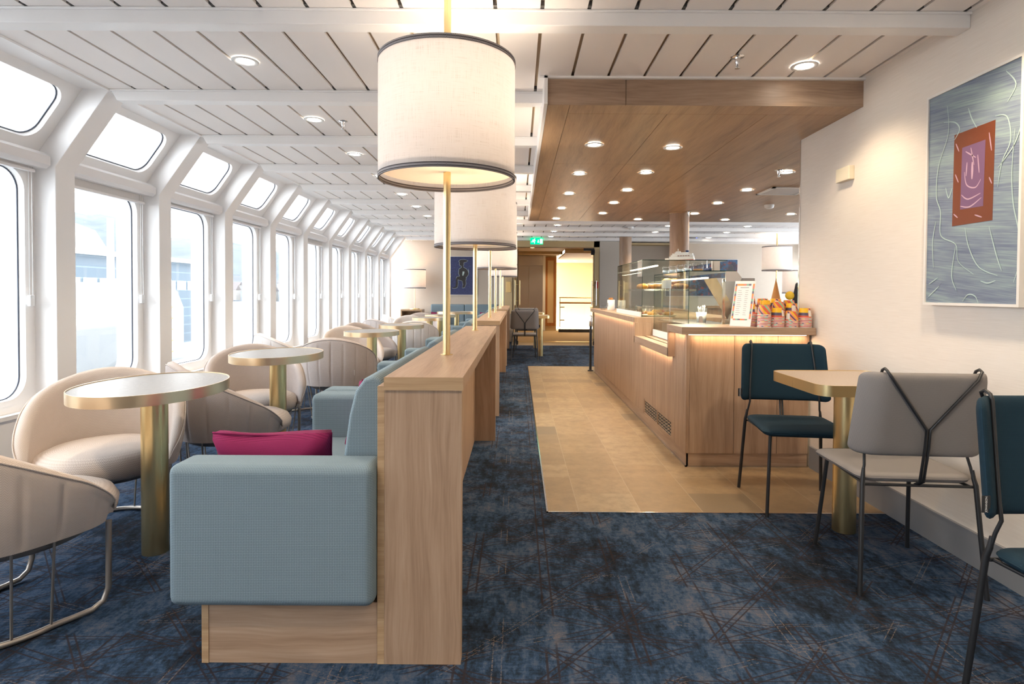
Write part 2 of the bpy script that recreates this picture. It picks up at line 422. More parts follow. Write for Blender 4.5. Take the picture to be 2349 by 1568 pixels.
plain('print_red', (0.60, 0.25, 0.22), 0.6)

# ================================================================== mesh tools
class MB:
    def __init__(s): s.v = []; s.f = []; s.uvs = {}; s.mi = []; s.cur = 0
    def add(s, vs, fs, uvs=None):
        o = len(s.v); s.v += [tuple(x) for x in vs]
        for i, f in enumerate(fs):
            if uvs: s.uvs[len(s.f)] = uvs[i]
            s.f.append([o + k for k in f]); s.mi.append(s.cur)
        return s
    def mat(s, i): s.cur = i; return s
    def box(s, x0, x1, y0, y1, z0, z1, rot=0, c=None):
        vs = [(x, y, z) for z in (z0, z1) for y in (y0, y1) for x in (x0, x1)]
        if rot:
            cx, cy = c or ((x0 + x1) / 2, (y0 + y1) / 2)
            cs, sn = math.cos(rot), math.sin(rot)
            vs = [(cx + (x - cx) * cs - (y - cy) * sn, cy + (x - cx) * sn + (y - cy) * cs, z) for x, y, z in vs]
        return s.add(vs, [(0, 2, 3, 1), (4, 5, 7, 6), (0, 1, 5, 4), (2, 6, 7, 3), (0, 4, 6, 2), (1, 3, 7, 5)])
    def prism(s, poly, a0, a1, axis='z'):
        """poly: list of 2-D points, extruded along axis between a0 and a1."""
        n = len(poly)
        def P(p, a):
            return {'z': (p[0], p[1], a), 'y': (p[0], a, p[1]), 'x': (a, p[0], p[1])}[axis]
        area = sum(poly[i][0] * poly[(i + 1) % n][1] - poly[(i + 1) % n][0] * poly[i][1] for i in range(n))
        if (area < 0) != (axis == 'y'): poly = poly[::-1]
        vs = [P(p, a0) for p in poly] + [P(p, a1) for p in poly]
        fs = [tuple(range(n))[::-1], tuple(range(n, 2 * n))] + [(i, (i + 1) % n, n + (i + 1) % n, n + i) for i in range(n)]
        return s.add(vs, fs)
    def lathe(s, prof, c=(0, 0, 0), seg=32, sx=1.0, sy=1.0, cap0=False, cap1=False, a0=0.0, a1=2 * PI, axis='z'):
        """prof: (radius, height) going up on the outside. sx, sy stretch the plan."""
        n = len(prof); full = abs(a1 - a0 - 2 * PI) < 1e-6
        m = seg if full else seg + 1
        vs = []; L = [0]
        for i in range(1, n): L.append(L[-1] + math.dist(prof[i], prof[i - 1]))
        for j in range(m):
            a = a0 + (a1 - a0) * j / seg
            for r, z in prof:
                x, y = r * math.cos(a) * sx, r * math.sin(a) * sy
                q = {'z': (x, y, z), 'x': (z, x, y), 'y': (y, z, x)}[axis]
                vs.append((c[0] + q[0], c[1] + q[1], c[2] + q[2]))
        fs, uv = [], []
        R = max(r for r, z in prof)
        for j in range(seg):
            j2 = (j + 1) % m
            for i in range(n - 1):
                fs.append((j * n + i, j2 * n + i, j2 * n + i + 1, j * n + i + 1))
                ua, ub = (a1 - a0) * j / seg * R, (a1 - a0) * (j + 1) / seg * R
                if prof[-1][1] != prof[0][1] and abs(prof[i+1][1]-prof[i][1]) > 0.3*abs(prof[i+1][0]-prof[i][0]): va, vb = prof[i][1], prof[i + 1][1]
                else: va, vb = L[i], L[i + 1]
                uv.append([(ua, va), (ub, va), (ub, vb), (ua, vb)])
        s.add(vs, fs, uv)
        if cap0: s.add([vs[j * n] for j in range(m)], [tuple(range(m))[::-1]])
        if cap1: s.add([vs[j * n + n - 1] for j in range(m)], [tuple(range(m))])
        return s
    def tube(s, pts, r, seg=8, closed=False, caps=True):
        pts = [Vector(p) for p in pts]; n = len(pts); rs = r if isinstance(r, (list, tuple)) else [r] * n
        frames = []; up = None
        for i in range(n):
            if closed: t_ = pts[(i + 1) % n] - pts[i - 1]
            else: t_ = pts[min(i + 1, n - 1)] - pts[max(i - 1, 0)]
            t_.normalize()
            if up is None:
                up = Vector((0, 0, 1)) if abs(t_.z) < 0.9 else Vector((1, 0, 0))
            a = t_.cross(up).normalized(); b = a.cross(t_).normalized(); up = b
            frames.append((a, b))
        vs = []
        for i, (a, b) in enumerate(frames):
            for k in range(seg):
                q = pts[i] + (a * math.cos(2 * PI * k / seg) + b * math.sin(2 * PI * k / seg)) * rs[i]
                vs.append(q)
        fs, uv = [], []; L = 0
        m = n if closed else n - 1
        for i in range(m):
            i2 = (i + 1) % n; l2 = L + (pts[i2] - pts[i]).length
            for k in range(seg):
                k2 = (k + 1) % seg
                fs.append((i * seg + k, i * seg + k2, i2 * seg + k2, i2 * seg + k)[::-1])
                ua, ub = 2 * PI * rs[0] * k / seg, 2 * PI * rs[0] * (k + 1) / seg
                uv.append([(ua, L), (ub, L), (ub, l2), (ua, l2)][::-1])
            L = l2
        s.add(vs, fs, uv)
        if caps and not closed:
            s.add(vs[:seg], [tuple(range(seg))]); s.add(vs[-seg:], [tuple(range(seg))[::-1]])
        return s
    def grid(s, fn, nu, nv, uvfn=None, flip=False):
        vs = [fn(i / nu, j / nv) for j in range(nv + 1) for i in range(nu + 1)]
        fs, uv = [], []
        for j in range(nv):
            for i in range(nu):
                q = [j * (nu + 1) + i, j * (nu + 1) + i + 1, (j + 1) * (nu + 1) + i + 1, (j + 1) * (nu + 1) + i]
                w = [(i / nu, j / nv), ((i + 1) / nu, j / nv), ((i + 1) / nu, (j + 1) / nv), (i / nu, (j + 1) / nv)]
                if flip: q, w = q[::-1], w[::-1]
                fs.append(q); uv.append([uvfn(*a) for a in w] if uvfn else w)
        return s.add(vs, fs, uv)
    def build(s, name, mats, parent=None, smooth=False, bevel=0, world=False, bseg=2, subsurf=0, loc=None, angle=40):
        vs = s.v
        if world and parent is not None:
            o_ = Vector((0, 0, 0)); q = parent
            while q: o_ = o_ + q.location; q = q.parent
            vs = [tuple(Vector(v) - o_) for v in vs]
        me = bpy.data.meshes.new(name)
        me.from_pydata(vs, [], s.f)
        if isinstance(mats, str): mats = [mats]
        for m_ in mats: me.materials.append(M[m_])
        uvl = me.uv_layers.new(name='UVMap')
        for p_ in me.polygons:
            if len(mats) > 1: p_.material_index = s.mi[p_.index]
            p_.use_smooth = bool(smooth)
            if p_.index in s.uvs:
                for li, w in zip(p_.loop_indices, s.uvs[p_.index]): uvl.data[li].uv = w
            else:
                nx, ny, nz = (abs(c) for c in p_.normal)
                for li in p_.loop_indices:
                    x, y, z = me.vertices[me.loops[li].vertex_index].co
                    uvl.data[li].uv = (x, y) if nz >= max(nx, ny) else ((x, z) if ny >= nx else (y, z))
        o = bpy.data.objects.new(name, me); COL.objects.link(o)
        if parent is not None: o.parent = parent
        if loc is not None: o.location = loc
        if bevel:
            b_ = o.modifiers.new('edge', 'BEVEL'); b_.width = bevel; b_.segments = bseg; b_.limit_method = 'ANGLE'; b_.angle_limit = math.radians(40)
            for p_ in me.polygons: p_.use_smooth = True
            w_ = o.modifiers.new('shade', 'WEIGHTED_NORMAL'); w_.keep_sharp = True
        if subsurf:
            b_ = o.modifiers.new('round', 'SUBSURF'); b_.levels = subsurf; b_.render_levels = subsurf
        if smooth == 'auto' and not bevel:
            try: me.set_sharp_from_angle(angle=math.radians(angle))
            except Exception: pass
        return o

def tag(o, label=None, cat=None, group=None, kind=None):
    if label: o['label'] = label
    if cat: o['category'] = cat
    if group: o['group'] = group
    if kind: o['kind'] = kind
    return o
def thing(name, label, cat, loc=(0, 0, 0), rz=0.0, group=None):
    o = bpy.data.objects.new(name, None); COL.objects.link(o)
    o.empty_display_size = 0.1; o.location = loc; o.rotation_euler = (0, 0, rz)
    return tag(o, label, cat, group)
def struct(name, mb, mats, label=None, cat=None, **kw):
    o = mb.build(name, mats, **kw); o['kind'] = 'structure'
    if label: o['label'] = label
    if cat: o['category'] = cat
    return o
KIDS = {}
def dup(o, loc=None, rz=None, label=None, group=None, parent=None, swap=None):
    c = o.copy(); COL.objects.link(c)
    if parent is not None: c.parent = parent
    if loc is not None: c.location = loc
    if rz is not None: c.rotation_euler = (0, 0, rz)
    if label: c['label'] = label
    if group: c['group'] = group
    for ch in list(o.children): dup(ch, parent=c)
    return c
def light(name, kind, loc, power, color, parent=None, size=0.1, spot=None, rot=(0, 0, 0), sx=None):
    l = bpy.data.lights.new(name, kind); l.energy = power; l.color = color
    if kind == 'POINT': l.shadow_soft_size = size
    if kind == 'SPOT': l.shadow_soft_size = size; l.spot_size = math.radians(spot); l.spot_blend = 0.6
    if kind == 'AREA':
        if sx: l.shape = 'RECTANGLE'; l.size = sx; l.size_y = size
        else: l.shape = 'DISK'; l.size = size
    o = bpy.data.objects.new(name, l); COL.objects.link(o); o.location = loc; o.rotation_euler = rot
    if parent: o.parent = parent
    return o
def rrect(x0, x1, y0, y1, r, seg=6):
    pts = []
    for cx, cy, a in ((x1 - r, y1 - r, 0), (x0 + r, y1 - r, PI / 2), (x0 + r, y0 + r, PI), (x1 - r, y0 + r, 1.5 * PI)):
        for i in range(seg + 1):
            b_ = a + PI / 2 * i / seg
            pts.append((cx + r * math.cos(b_), cy + r * math.sin(b_)))
    return pts
def text_mesh(body, size, depth=0.0004):
    cu = bpy.data.curves.new('text', 'FONT'); cu.body = body; cu.size = size; cu.extrude = depth / 2
    cu.align_x = 'CENTER'; cu.align_y = 'CENTER'
    o = bpy.data.objects.new('text', cu); COL.objects.link(o)
    bpy.context.view_layer.update()
    dg = bpy.context.evaluated_depsgraph_get()
    me = bpy.data.meshes.new_from_object(o.evaluated_get(dg))
    bpy.data.objects.remove(o); bpy.data.curves.remove(cu)
    return me
def put_mesh(name, me, mat, parent, loc, rot):
    me.materials.clear(); me.materials.append(M[mat])
    o = bpy.data.objects.new(name, me); COL.objects.link(o); o.parent = parent; o.location = loc; o.rotation_euler = rot
    return o

CEIL = 2.48; WX = 2.04; YE = 14.5; WL = -3.09
BY = [2.687 + 1.083 * i for i in range(-4, 11)]         # deck beams and frames, from behind the camera to the end wall
PY = [3.765 + 1.085 * (i - 5) for i in range(0, 15)]    # window frames

# ================================================================== floor
TX0, TX1, TY0, TY1 = 0.168, 2.04, 3.20, 9.66
CY1 = 13.55
m = MB()
for x0, x1, y0, y1 in ((-3.1, TX0, -2.6, CY1), (TX0, TX1, -2.6, TY0), (TX0, TX1, TY1, CY1), (TX1, 7.4, -2.6, CY1), (-3.1, -0.15, CY1, YE + 0.05), (2.0, 7.4, CY1, YE + 0.6)):
    m.box(x0, x1, y0, y1, -0.08, 0)
struct('floor', m, 'carpet', 'blue patterned carpet')
m = MB().box(TX0 + .004, TX1, TY0 + .004, TY1, -0.08, 0.002)
o = struct('floor_tiles', m, 'sandstone', 'sandstone tiled floor beside the counter', world=False)
m = MB()
m.box(TX0 - .004, TX0 + .005, TY0 - .004, TY1, 0, 0.005); m.box(TX0 - .004, TX1, TY0 - .004, TY0 + .005, 0, 0.005)
struct('trim_floor', m, 'chrome')
struct('floor_hall', MB().box(-0.15, 2.0, CY1, 14.6, -0.08, 0).box(-1.5, 4.2, 14.6, 20, -.08, 0), 'hall_carpet')
struct('trim_threshold', MB().box(-0.1, 2.0, 14.42, 14.58, 0, 0.012), 'brass')

# ================================================================== ceiling
m = MB()
x = -2.436 - 0.2115
gaps = []
edges = []
X = -2.436
xs = [-2.60]
while X < 7.3:
    edges.append(X); X += 0.2115
prev = -2.60
G = 0.018
for e in edges + [7.4]:
    x1 = e - G / 2 if e < 7.3 else 7.4
    if x1 - prev > 0.01:
        if prev < WX: m.box(prev, min(x1, WX + .02), -2.6, YE, CEIL, CEIL + 0.012)
        if x1 > WX: m.box(max(prev, WX + 0.02), x1, 4.2, YE + .6, CEIL, CEIL + 0.012)
    prev = x1 + G
struct('ceiling', m, 'ceiling_white', 'white slatted ceiling panels')
m = MB().box(-2.78, WX, -2.6, YE, CEIL + 0.026, CEIL + 0.04).box(WX, 7.4, 4.2, YE + .6, CEIL + 0.026, CEIL + .04)
struct('ceiling_backing', m, 'gap_tan')
# dark clips seen in the joints where they meet each beam
m = MB()
for y in BY:
    for e in edges:
        if e < WX - .02 or y > 4.4: m.box(e - G / 2, e + G / 2, y - 0.035, y - 0.002, CEIL + .002, CEIL + .025)
struct('ceiling_clips', m, 'gap_dark')
CX0, CY0_, CYN = 0.17, 3.52, 9.12
for i, y in enumerate(BY):
    x1 = WX
    if CY0_ - .1 < y < CYN: x1 = CX0 - 0.02
    elif y > CYN: x1 = 7.4
    m = MB()
    m.add([(-2.60, y, CEIL), (-2.56, y, CEIL - .07), (x1, y, CEIL - .07), (x1, y, CEIL), (-2.60, y + .085, CEIL), (-2.56, y + .085, CEIL - .07), (x1, y + .085, CEIL - .07), (x1, y + .085, CEIL)],
          [(0, 1, 2, 3), (5, 4, 7, 6), (1, 5, 6, 2), (0, 4, 5, 1), (3, 2, 6, 7)])
    m.box(-2.60, x1, y - .012, y, CEIL - .012, CEIL)
    struct('trim_%d' % (i + 1), m, 'white_paint', 'white deck beam across the ceiling', bevel=.004)
struct('trim_canopy', MB().box(CX0 - .022, CX0 - .002, CY0_ - .03, CYN, CEIL - .165, CEIL).box(CX0 - .05, WX, CY0_ - .03, CY0_ - .001, CEIL - .012, CEIL), 'white_paint')
struct('ceiling_cap', MB().box(-3.4, 7.6, -2.8, 20.2, CEIL + .2, CEIL + .25), 'ceiling_white')

# ================================================================== window wall
n_out = (-0.814, 0.581)
z_k = 2.035                                                 # knee of the skin
sl = (0.581, 0.814)
S0 = (WL, z_k); SLEN = 0.547
def slope(t, d=0.0):                                        # point on the sloping skin, t metres up it, d metres outward
    return (S0[0] + sl[0] * t + n_out[0] * d, S0[1] + sl[1] * t + n_out[1] * d)
WZ0, WZ1 = 0.53, 1.955                                      # window opening heights
def ring_fill(outer, inner, P, flip):
    """faces between an outer rectangle and an inner rounded loop that has the same number of points"""
    n = len(inner)
    vs = [P(*q) for q in outer] + [P(*q) for q in inner]
    fs = [(i, (i + 1) % n, n + (i + 1) % n, n + i) for i in range(n)]
    if flip: fs = [f[::-1] for f in fs]
    return vs, fs
def to_rect(pts, x0, x1, y0, y1):
    cx, cy = (x0 + x1) / 2, (y0 + y1) / 2
    out = []
    for px, py in pts:
        dx, dy = px - cx, py - cy
        k = min((x1 - cx) / abs(dx) if dx else 1e9, (y1 - cy) / abs(dy) if dy else 1e9)
        out.append((cx + dx * k, cy + dy * k))
    return out
bays = []
for i in range(len(PY) - 1):
    bays.append((PY[i], PY[i + 1]))
bays.append((PY[-1], PY[-1] + 1.085)) if PY[-1] < 13 else None
mw = MB()
for bi, (ya, yb) in enumerate(bays):
    if ya > YE: continue
    yb2 = min(yb, YE + 0.3)
    y0, y1 = ya + 0.245, yb2 - 0.085
    inner = rrect(y0, y1, WZ0, WZ1, 0.13, 7)
    outer = to_rect(inner, ya, yb2, 0.42, z_k)
    v_, f_ = ring_fill(outer, inner, lambda a, b: (WL, a, b), False); mw.add(v_, f_)
    v2 = [(WL - .16, q[1], q[2]) for q in v_[len(inner):]]
    n = len(inner)
    mw.add(v_[n:] + v2, [(i, (i + 1) % n, n + (i + 1) % n, n + i) for i in range(n)])
    v_, f_ = ring_fill(outer, inner, lambda a, b: (WL - .16, a, b), True); mw.add(v_, f_)
    # sloping part
    inner = rrect(y0, y1, 0.125, 0.492, 0.10, 6)
    outer = to_rect(inner, ya, yb2, 0.0, SLEN)
    n = len(inner)
    P = lambda a, b, d=0.0: (slope(b, d)[0], a, slope(b, d)[1])
    v_, f_ = ring_fill(outer, inner, P, False); mw.add(v_, f_)
    v2 = [P(a, b, .12) for a, b in inner]
    mw.add(v_[n:] + v2, [(i, (i + 1) % n, n + (i + 1) % n, n + i) for i in range(n)])
    v_, f_ = ring_fill(outer, inner, lambda a, b: P(a, b, .12), True); mw.add(v_, f_)
# soffit at the ceiling edge, dado below the windows with a ledge, outer closing strips
ysp = (-2.6, YE + .3)
mw.box(-2.80, -2.605, ysp[0], ysp[1], CEIL, CEIL + .03)
mw.box(-2.62, -2.60, ysp[0], ysp[1], CEIL - .012, CEIL + .01)
mw.box(WL - .16, -2.98, ysp[0], ysp[1], 0.0, 0.45)
mw.box(WL - .16, WL, ysp[0], ysp[1], 0.40, 0.43)
mw.box(-3.0, -2.965, ysp[0], ysp[1], 0.44, 0.465)
struct('wall_left', mw, 'white_paint', 'white window wall with rounded windows and a sloping upper row', smooth=False)
struct('baseboard_left', MB().box(-2.98, -2.968, -2.6, YE, 0, 0.2), 'baseboard_grey')
for i, y in enumerate(PY):
    m = MB()
    prof = [(-2.95, 0.0), (-2.95, 1.99), (-2.60, CEIL), (-2.75, CEIL + .02), slope(SLEN, .02), slope(0, .03), (WL - .02, 0.0)]
    m.prism(prof, y, y + 0.165, 'y')
    struct('trim_%d' % (i + 21), m, 'white_paint', 'white frame of the window wall, upright below and leaning in above', bevel=.004)
wn_ = 0
for bi, (ya, yb) in enumerate(bays):
    if ya > YE: continue
    yb2 = min(yb, YE + 0.3)
    y0, y1 = ya + 0.245, yb2 - 0.085
    wn_ += 1
    m = MB()
    m.prism(rrect(y0 - .004, y1 + .004, WZ0 - .004, WZ1 + .004, .132, 7), WL - .045, WL - .037, 'x')
    w = struct('window_%d' % wn_, m, 'window_glass', 'tall rounded window in the white side wall')
    # gasket ring
    def ringtube(pts, r): return MB().tube(pts, r, 6, closed=True)
    g = ringtube([(WL - .032, a, b) for a, b in rrect(y0 + .004, y1 - .004, WZ0 + .004, WZ1 - .004, .128, 7)], .0045).build('window_gasket', 'gasket', w, smooth=True)
    fr = MB()
    ri = rrect(y0 + .002, y1 - .002, WZ0 + .002, WZ1 - .002, .129, 7); ro = rrect(y0 - .03, y1 + .03, WZ0 - .03, WZ1 + .03, .155, 7); n = len(ri)
    vs = [(WL + .012, a, b) for a, b in ro] + [(WL + .012, a, b) for a, b in ri] + [(WL - .0, a, b) for a, b in ro] + [(WL - .03, a, b) for a, b in ri]
    fr.add(vs, [(i, (i + 1) % n, n + (i + 1) % n, n + i) for i in range(n)] + [(2 * n + i, 2 * n + (i + 1) % n, (i + 1) % n, i) for i in range(n)] + [(n + i, n + (i + 1) % n, 3 * n + (i + 1) % n, 3 * n + i) for i in range(n)])
    fr.build('window_frame', 'white_paint', w)
    wn_ += 1
    m = MB()
    loop = rrect(y0 - .004, y1 + .004, .121, .496, .102, 6); n = len(loop)
    vs = [(slope(b, .04)[0], a, slope(b, .04)[1]) for a, b in loop] + [(slope(b, .048)[0], a, slope(b, .048)[1]) for a, b in loop]
    m.add(vs, [tuple(range(n)), tuple(range(n, 2 * n))[::-1]] + [(i, n + i, n + (i + 1) % n, (i + 1) % n) for i in range(n)])
    w = struct('window_%d' % wn_, m, 'window_glass', 'sloping rounded skylight above a tall window')
    ringtube([(slope(b, .034)[0], a, slope(b, .034)[1]) for a, b in rrect(y0 + .003, y1 - .003, .128, .489, .098, 6)], .004).build('window_gasket', 'gasket', w, smooth=True)
    # roller blind cassette over the tall window
    if ya > -1:
        k_ = int(round((ya - 3.765) / 1.085)) + 2
        t_ = thing('roller_blind', 'white roller blind cassette over the side window, number %s from the camera end' %  ['zero', 'one', 'two', 'three', 'four', 'five', 'six', 'seven', 'eight', 'nine', 'ten', 'eleven', 'twelve', 'thirteen', 'fourteen', 'fifteen'][max(0, min(15, bi))],
                   'blind', (WL, (ya + yb2) / 2, 1.97), group='roller blinds over the tall windows')
        h = (yb2 - ya - .165) / 2; cyo = 0.0825
        MB().prism([(0.0, .0), (.10, .0), (.125, .02), (.125, .075), (.09, .1), (0, .1)], cyo - h + .006, cyo + h - .02, 'y').build('cassette', 'blind_plastic', t_)
        dr = .05 if bi in (5,) else (.055 if bi == 9 else .012)
        MB().box(.045, .047, cyo - h + .03, cyo + h - .06, -dr, .01).build('blind_cloth', 'soft_grey', t_)
        MB().box(.035, .058, cyo - h + .025, cyo + h - .055, -dr - .02, -dr).build('bottom_bar', 'blind_plastic', t_, bevel=.004)
        mm = MB()
        yy = cyo + h - .10
        mm.tube([(.05, yy, 0), (.05, yy, -.8), (.05, yy + .012, -.815), (.05, yy + .024, -.8), (.05, yy + .024, 0)], .0016, 5)
        cc = mm.build('bead_cord', 'clear_plastic', t_)
        MB().box(.035, .06, yy - .004, yy + .03, -.87, -.80).build('cord_weight', 'clear_plastic', cc, bevel=.006)

# ================================================================== other walls
struct('wall_back', MB().box(-3.3, WX + .2, -2.8, -2.6, 0, CEIL + .1), 'wallpaper_cream')
struct('wall_right', MB().box(WX, WX + .16, -2.6, 4.27, 0, CEIL + .1), 'wallpaper_cream', 'cream textured wall on the right')
struct('trim_corner', MB().box(WX - .004, WX + .164, 4.27, 4.285, 0, CEIL), 'chrome')
struct('baseboard_right', MB().box(WX - .014, WX, -2.6, 4.06, 0, 0.15).box(WX - .016, WX, -2.6, 4.06, .145, .152), 'baseboard_grey')
# end wall: left part with the window-wall slope, opening, grey pier, right part
m = MB().prism([(-3.4, 0), (-0.10, 0), (-0.10, CEIL + .1), (-3.4, CEIL + .1)], YE, YE + .12, 'y')
m.box(-0.10, 2.0, YE, YE + .12, 2.335, CEIL + .1)
struct('wall_end', m, 'wallpaper_beige', 'beige end wall with the doorway to the hall')
struct('wall_pier', MB().box(2.0, 2.5, YE - .04, YE + .12, 0, CEIL + .1), 'wallpaper_grey')
struct('wall_far', MB().box(2.5, 7.6, YE + .5, YE + .6, 0, CEIL + .1).box(2.44, 2.5, YE, YE + .6, 0, CEIL + .1), 'wallpaper_beige', 'beige wall behind the counter area')
struct('trim_doorway', MB().box(-.12, -.09, YE - .03, YE + .15, 0, 2.34).box(1.86, 2.0, YE - .03, YE + .15, 0, CEIL).box(-.12, 2.0, YE - .03, YE + .15, 2.335, CEIL), 'cream_wall')
struct('wall_side', MB().box(7.4, 7.6, 4.2, YE + .6, 0, .75).box(7.4, 7.6, 4.2, YE + .6, 2.0, CEIL + .1).box(7.4, 7.6, 4.2, 5.2, 0, CEIL), 'wallpaper_cream')
for k in range(5): struct('window_%d' % (60 + k), MB().box(7.48, 7.49, 5.2 + 2 * k, 7.1 + 2 * k, .75, 2.0), 'window_glass')
struct('wall_service', MB().box(WX + .16, 7.6, 4.05, 4.2, 0, CEIL + .1), 'wallpaper_cream')
portal('side_portal', (7.7, 10, 1.375), Euler((0, math.radians(90), 0)), 1.3, 10.5)

# ================================================================== wooden canopy over the counter
m = MB().box(CX0, 4.7, CY0_, CYN, 2.325, CEIL - .003)
cn = m.build('canopy', 'oak_dark'); cn['kind'] = 'structure'; cn['label'] = 'dark oak bulkhead canopy over the cafe counter'
MB().box(CX0, .63, CY0_ - .008, CY0_, 2.317, CEIL - .003).box(.634, WX, CY0_ - .008, CY0_, 2.317, CEIL - .003).build('fascia', 'oak_fascia', cn)
m = MB()
m.box(CX0, CX0 + .13, CY0_, CYN, 2.317, 2.325)
m.box(CX0 + .133, WX, CY0_, CY0_ + .16, 2.317, 2.325)
for i in range(7):
    x0 = CX0 + .133 + i * .62
    for y0, y1 in ((CY0_ + .163, 5.10), (5.103, 6.6), (6.603, 8.1), (8.103, CYN)):
        m.box(x0, min(x0 + .617, 4.7), max(y0, 4.30 if x0 > WX else y0), y1, 2.317, 2.325)
m.build('soffit_panel', 'oak_dark', cn)

# ================================================================== recessed lights
def make_downlight():
    t = thing('downlight', '', 'ceiling light')
    MB().lathe([(.047, .0), (.050, -.003), (.064, -.006), (.071, -.003), (.072, .0)][::-1], seg=28).build('trim_ring', 'white_plastic', t, smooth=True)
    MB().lathe([(.0, .0), (.050, 0.0)], seg=28).build('diffuser', 'downlight_glow', t)
    return t
dl0 = make_downlight(); dl_used = []
def place_dl(x, y, z, label, group, power=6.0, color=WARM, glow=None):
    global dl0
    if not dl_used: o = dl0; o.location = (x, y, z - .0045); o['label'] = label; o['group'] = group; dl_used.append(1)
    else: o = dup(dl0, (x, y, z - .0045), label=label, group=group)
    l = light('downlight_lamp', 'SPOT', (0, 0, -.02), power, color, parent=o, size=.05, spot=120)
    if glow:
        for ch in o.children:
            if ch.name.startswith('diffuser'): ch.data = ch.data.copy(); ch.data.materials[0] = M[glow]
    return o
CZ = 2.317
rowsC = [(.565, [4.43, 5.50, 6.60, 7.73, 8.81], 'left row of the wooden canopy'), (1.17, [4.50, 5.43, 6.36, 7.25, 8.2], 'second row of the wooden canopy'),
         (2.44, [5.38, 6.31, 7.23, 8.18], 'third row of the wooden canopy')]
ordn = ['first', 'second', 'third', 'fourth', 'fifth', 'sixth', 'seventh', 'eighth', 'ninth', 'tenth', 'eleventh']
for x, ys, nm in rowsC:
    for k, y in enumerate(ys): place_dl(x, y, CZ, '%s round recessed light from the near end, %s' % (ordn[k], nm), 'lights in the wooden canopy', 9)
for x, y, w_ in ((1.79, 8.84, 'left of the round column'), (3.09, 8.83, 'right of the round column'), (3.77, 8.17, 'beside the cream wall edge')):
    place_dl(x, y, CZ, 'round recessed light at the far edge of the wooden canopy, %s' % w_, 'lights in the wooden canopy', 6)
place_dl(1.59, 3.31, CEIL, 'round recessed light in the white ceiling in front of the wooden canopy', 'lights in the white ceiling', 11)
for k, y in enumerate((2.15, 3.29, 4.39, 5.48, 6.52, 7.70, 8.78, 9.86, 10.9, 11.9, 12.9)):
    place_dl(-1.52, y, CEIL, '%s round recessed light in the ceiling row along the windows' % ordn[k], 'lights in the white ceiling', 8 if y < 8 else 4)
for k, y in enumerate((11.07, 12.16, 13.28)): place_dl(.735, y, CEIL, '%s round recessed light past the canopy, in the aisle ceiling' % ordn[k], 'lights in the white ceiling', 12)
for k, y in enumerate((11.10, 12.21)): place_dl(2.83, y, CEIL, '%s round recessed light past the canopy, behind the wooden column' % ordn[k], 'lights in the white ceiling', 14)
for k, y in enumerate((11.10, 12.21, 13.36)): place_dl(4.31, y, CEIL, '%s round recessed light in the ceiling of the far right corner' % ordn[k], 'lights in the white ceiling', 12)
# unseen lights added behind and above the camera to brighten the near end
for k, (x, y) in enumerate(((.9, 1.1), (.9, -.4), (1.6, 2.2), (-1.5, .9), (-1.5, -.5))):
    place_dl(x, y, CEIL, 'added unseen ceiling light near the camera end of the room, %s' % ['over the dark carpet', 'by the back wall', 'near the blue painting', 'by the window chairs', 'in the back window corner'][k], 'lights in the white ceiling', 26)

def sprinkler(x, y, z, where, side=0):
    t = thing('sprinkler', 'chrome fire sprinkler head under the %s' % where, 'sprinkler', (x, y, z), group='sprinkler heads')
    MB().lathe([(.0, -.004), (.034, -.004), (.036, 0)], seg=20).build('rosette', 'chrome', t, smooth=True)
    MB().lathe([(.0, -.055), (.006, -.055), (.008, -.04), (.014, -.03), (.012, -.015), (.017, -.004)], seg=14).build('nozzle', 'chrome', t, smooth=True)
    MB().lathe([(.0, -.062), (.014, -.062), (.014, -.058), (0, -.058)], seg=14).build('deflector', 'chrome', t, smooth=True)
sprinkler(1.176, 3.20, CEIL, 'white ceiling in front of the wooden canopy')
sprinkler(-1.32, 4.44, CEIL, 'white ceiling near the window row')
sprinkler(2.33, 5.30, CZ, 'wooden canopy near the cream wall')
sprinkler(2.30, 8.0, CZ, 'wooden canopy beside the round column')
t = thing('smoke_detector', 'round white smoke detector under the wooden canopy', 'smoke detector', (3.12, 7.35, CZ))
MB().lathe([(0, -.05), (.03, -.048), (.052, -.035), (.058, -.012), (.058, 0)], seg=24).build('housing', 'white_plastic', t, smooth=True)
t = thing('smoke_detector', 'round white smoke detector on the white ceiling behind the canopy', 'smoke detector', (2.15, 11.3, CEIL))
MB().lathe([(0, -.05), (.03, -.048), (.052, -.035), (.058, -.012), (.058, 0)], seg=24).build('housing', 'white_plastic', t, smooth=True)
t = thing('ceiling_vent', 'square grey ventilation grille in the wooden canopy', 'vent', (2.86, 6.35, CZ - .012))
m = MB()
for a in (0, 1, 2, 3):
    if a < 2: m.box(-.22, .22, -.22 + a * .41, -.19 + a * .41, 0, .012)
    else: m.box(-.22 + (a - 2) * .41, -.19 + (a - 2) * .41, -.22, .22, 0, .012)
m.build('vent_frame', 'white_plastic', t)
MB().box(-.19, .19, -.19, .19, .004, .01).build('vent_mesh', 'soft_grey', t)
t = thing('wifi_unit', 'flat white wireless unit with a small blue light on the far ceiling', 'ceiling unit', (3.9, 13.0, CEIL))
MB().lathe([(0, -.05), (.12, -.045), (.15, -.02), (.15, 0)], seg=24).build('housing', 'white_plastic', t, smooth=True)
MB().lathe([(0, -.056), (.012, -.054), (.012, -.045)], c=(0, -.1, 0), seg=10).build('status_light', 'blue_led', t)
t = thing('wall_sensor', 'small cream sensor box high on the right wall beside the painting', 'sensor box', (WX, 3.665, 1.905))
MB().box(-.035, 0, -.075, .075, 0, .085).build('housing', 'cream_plastic', t, bevel=.004)

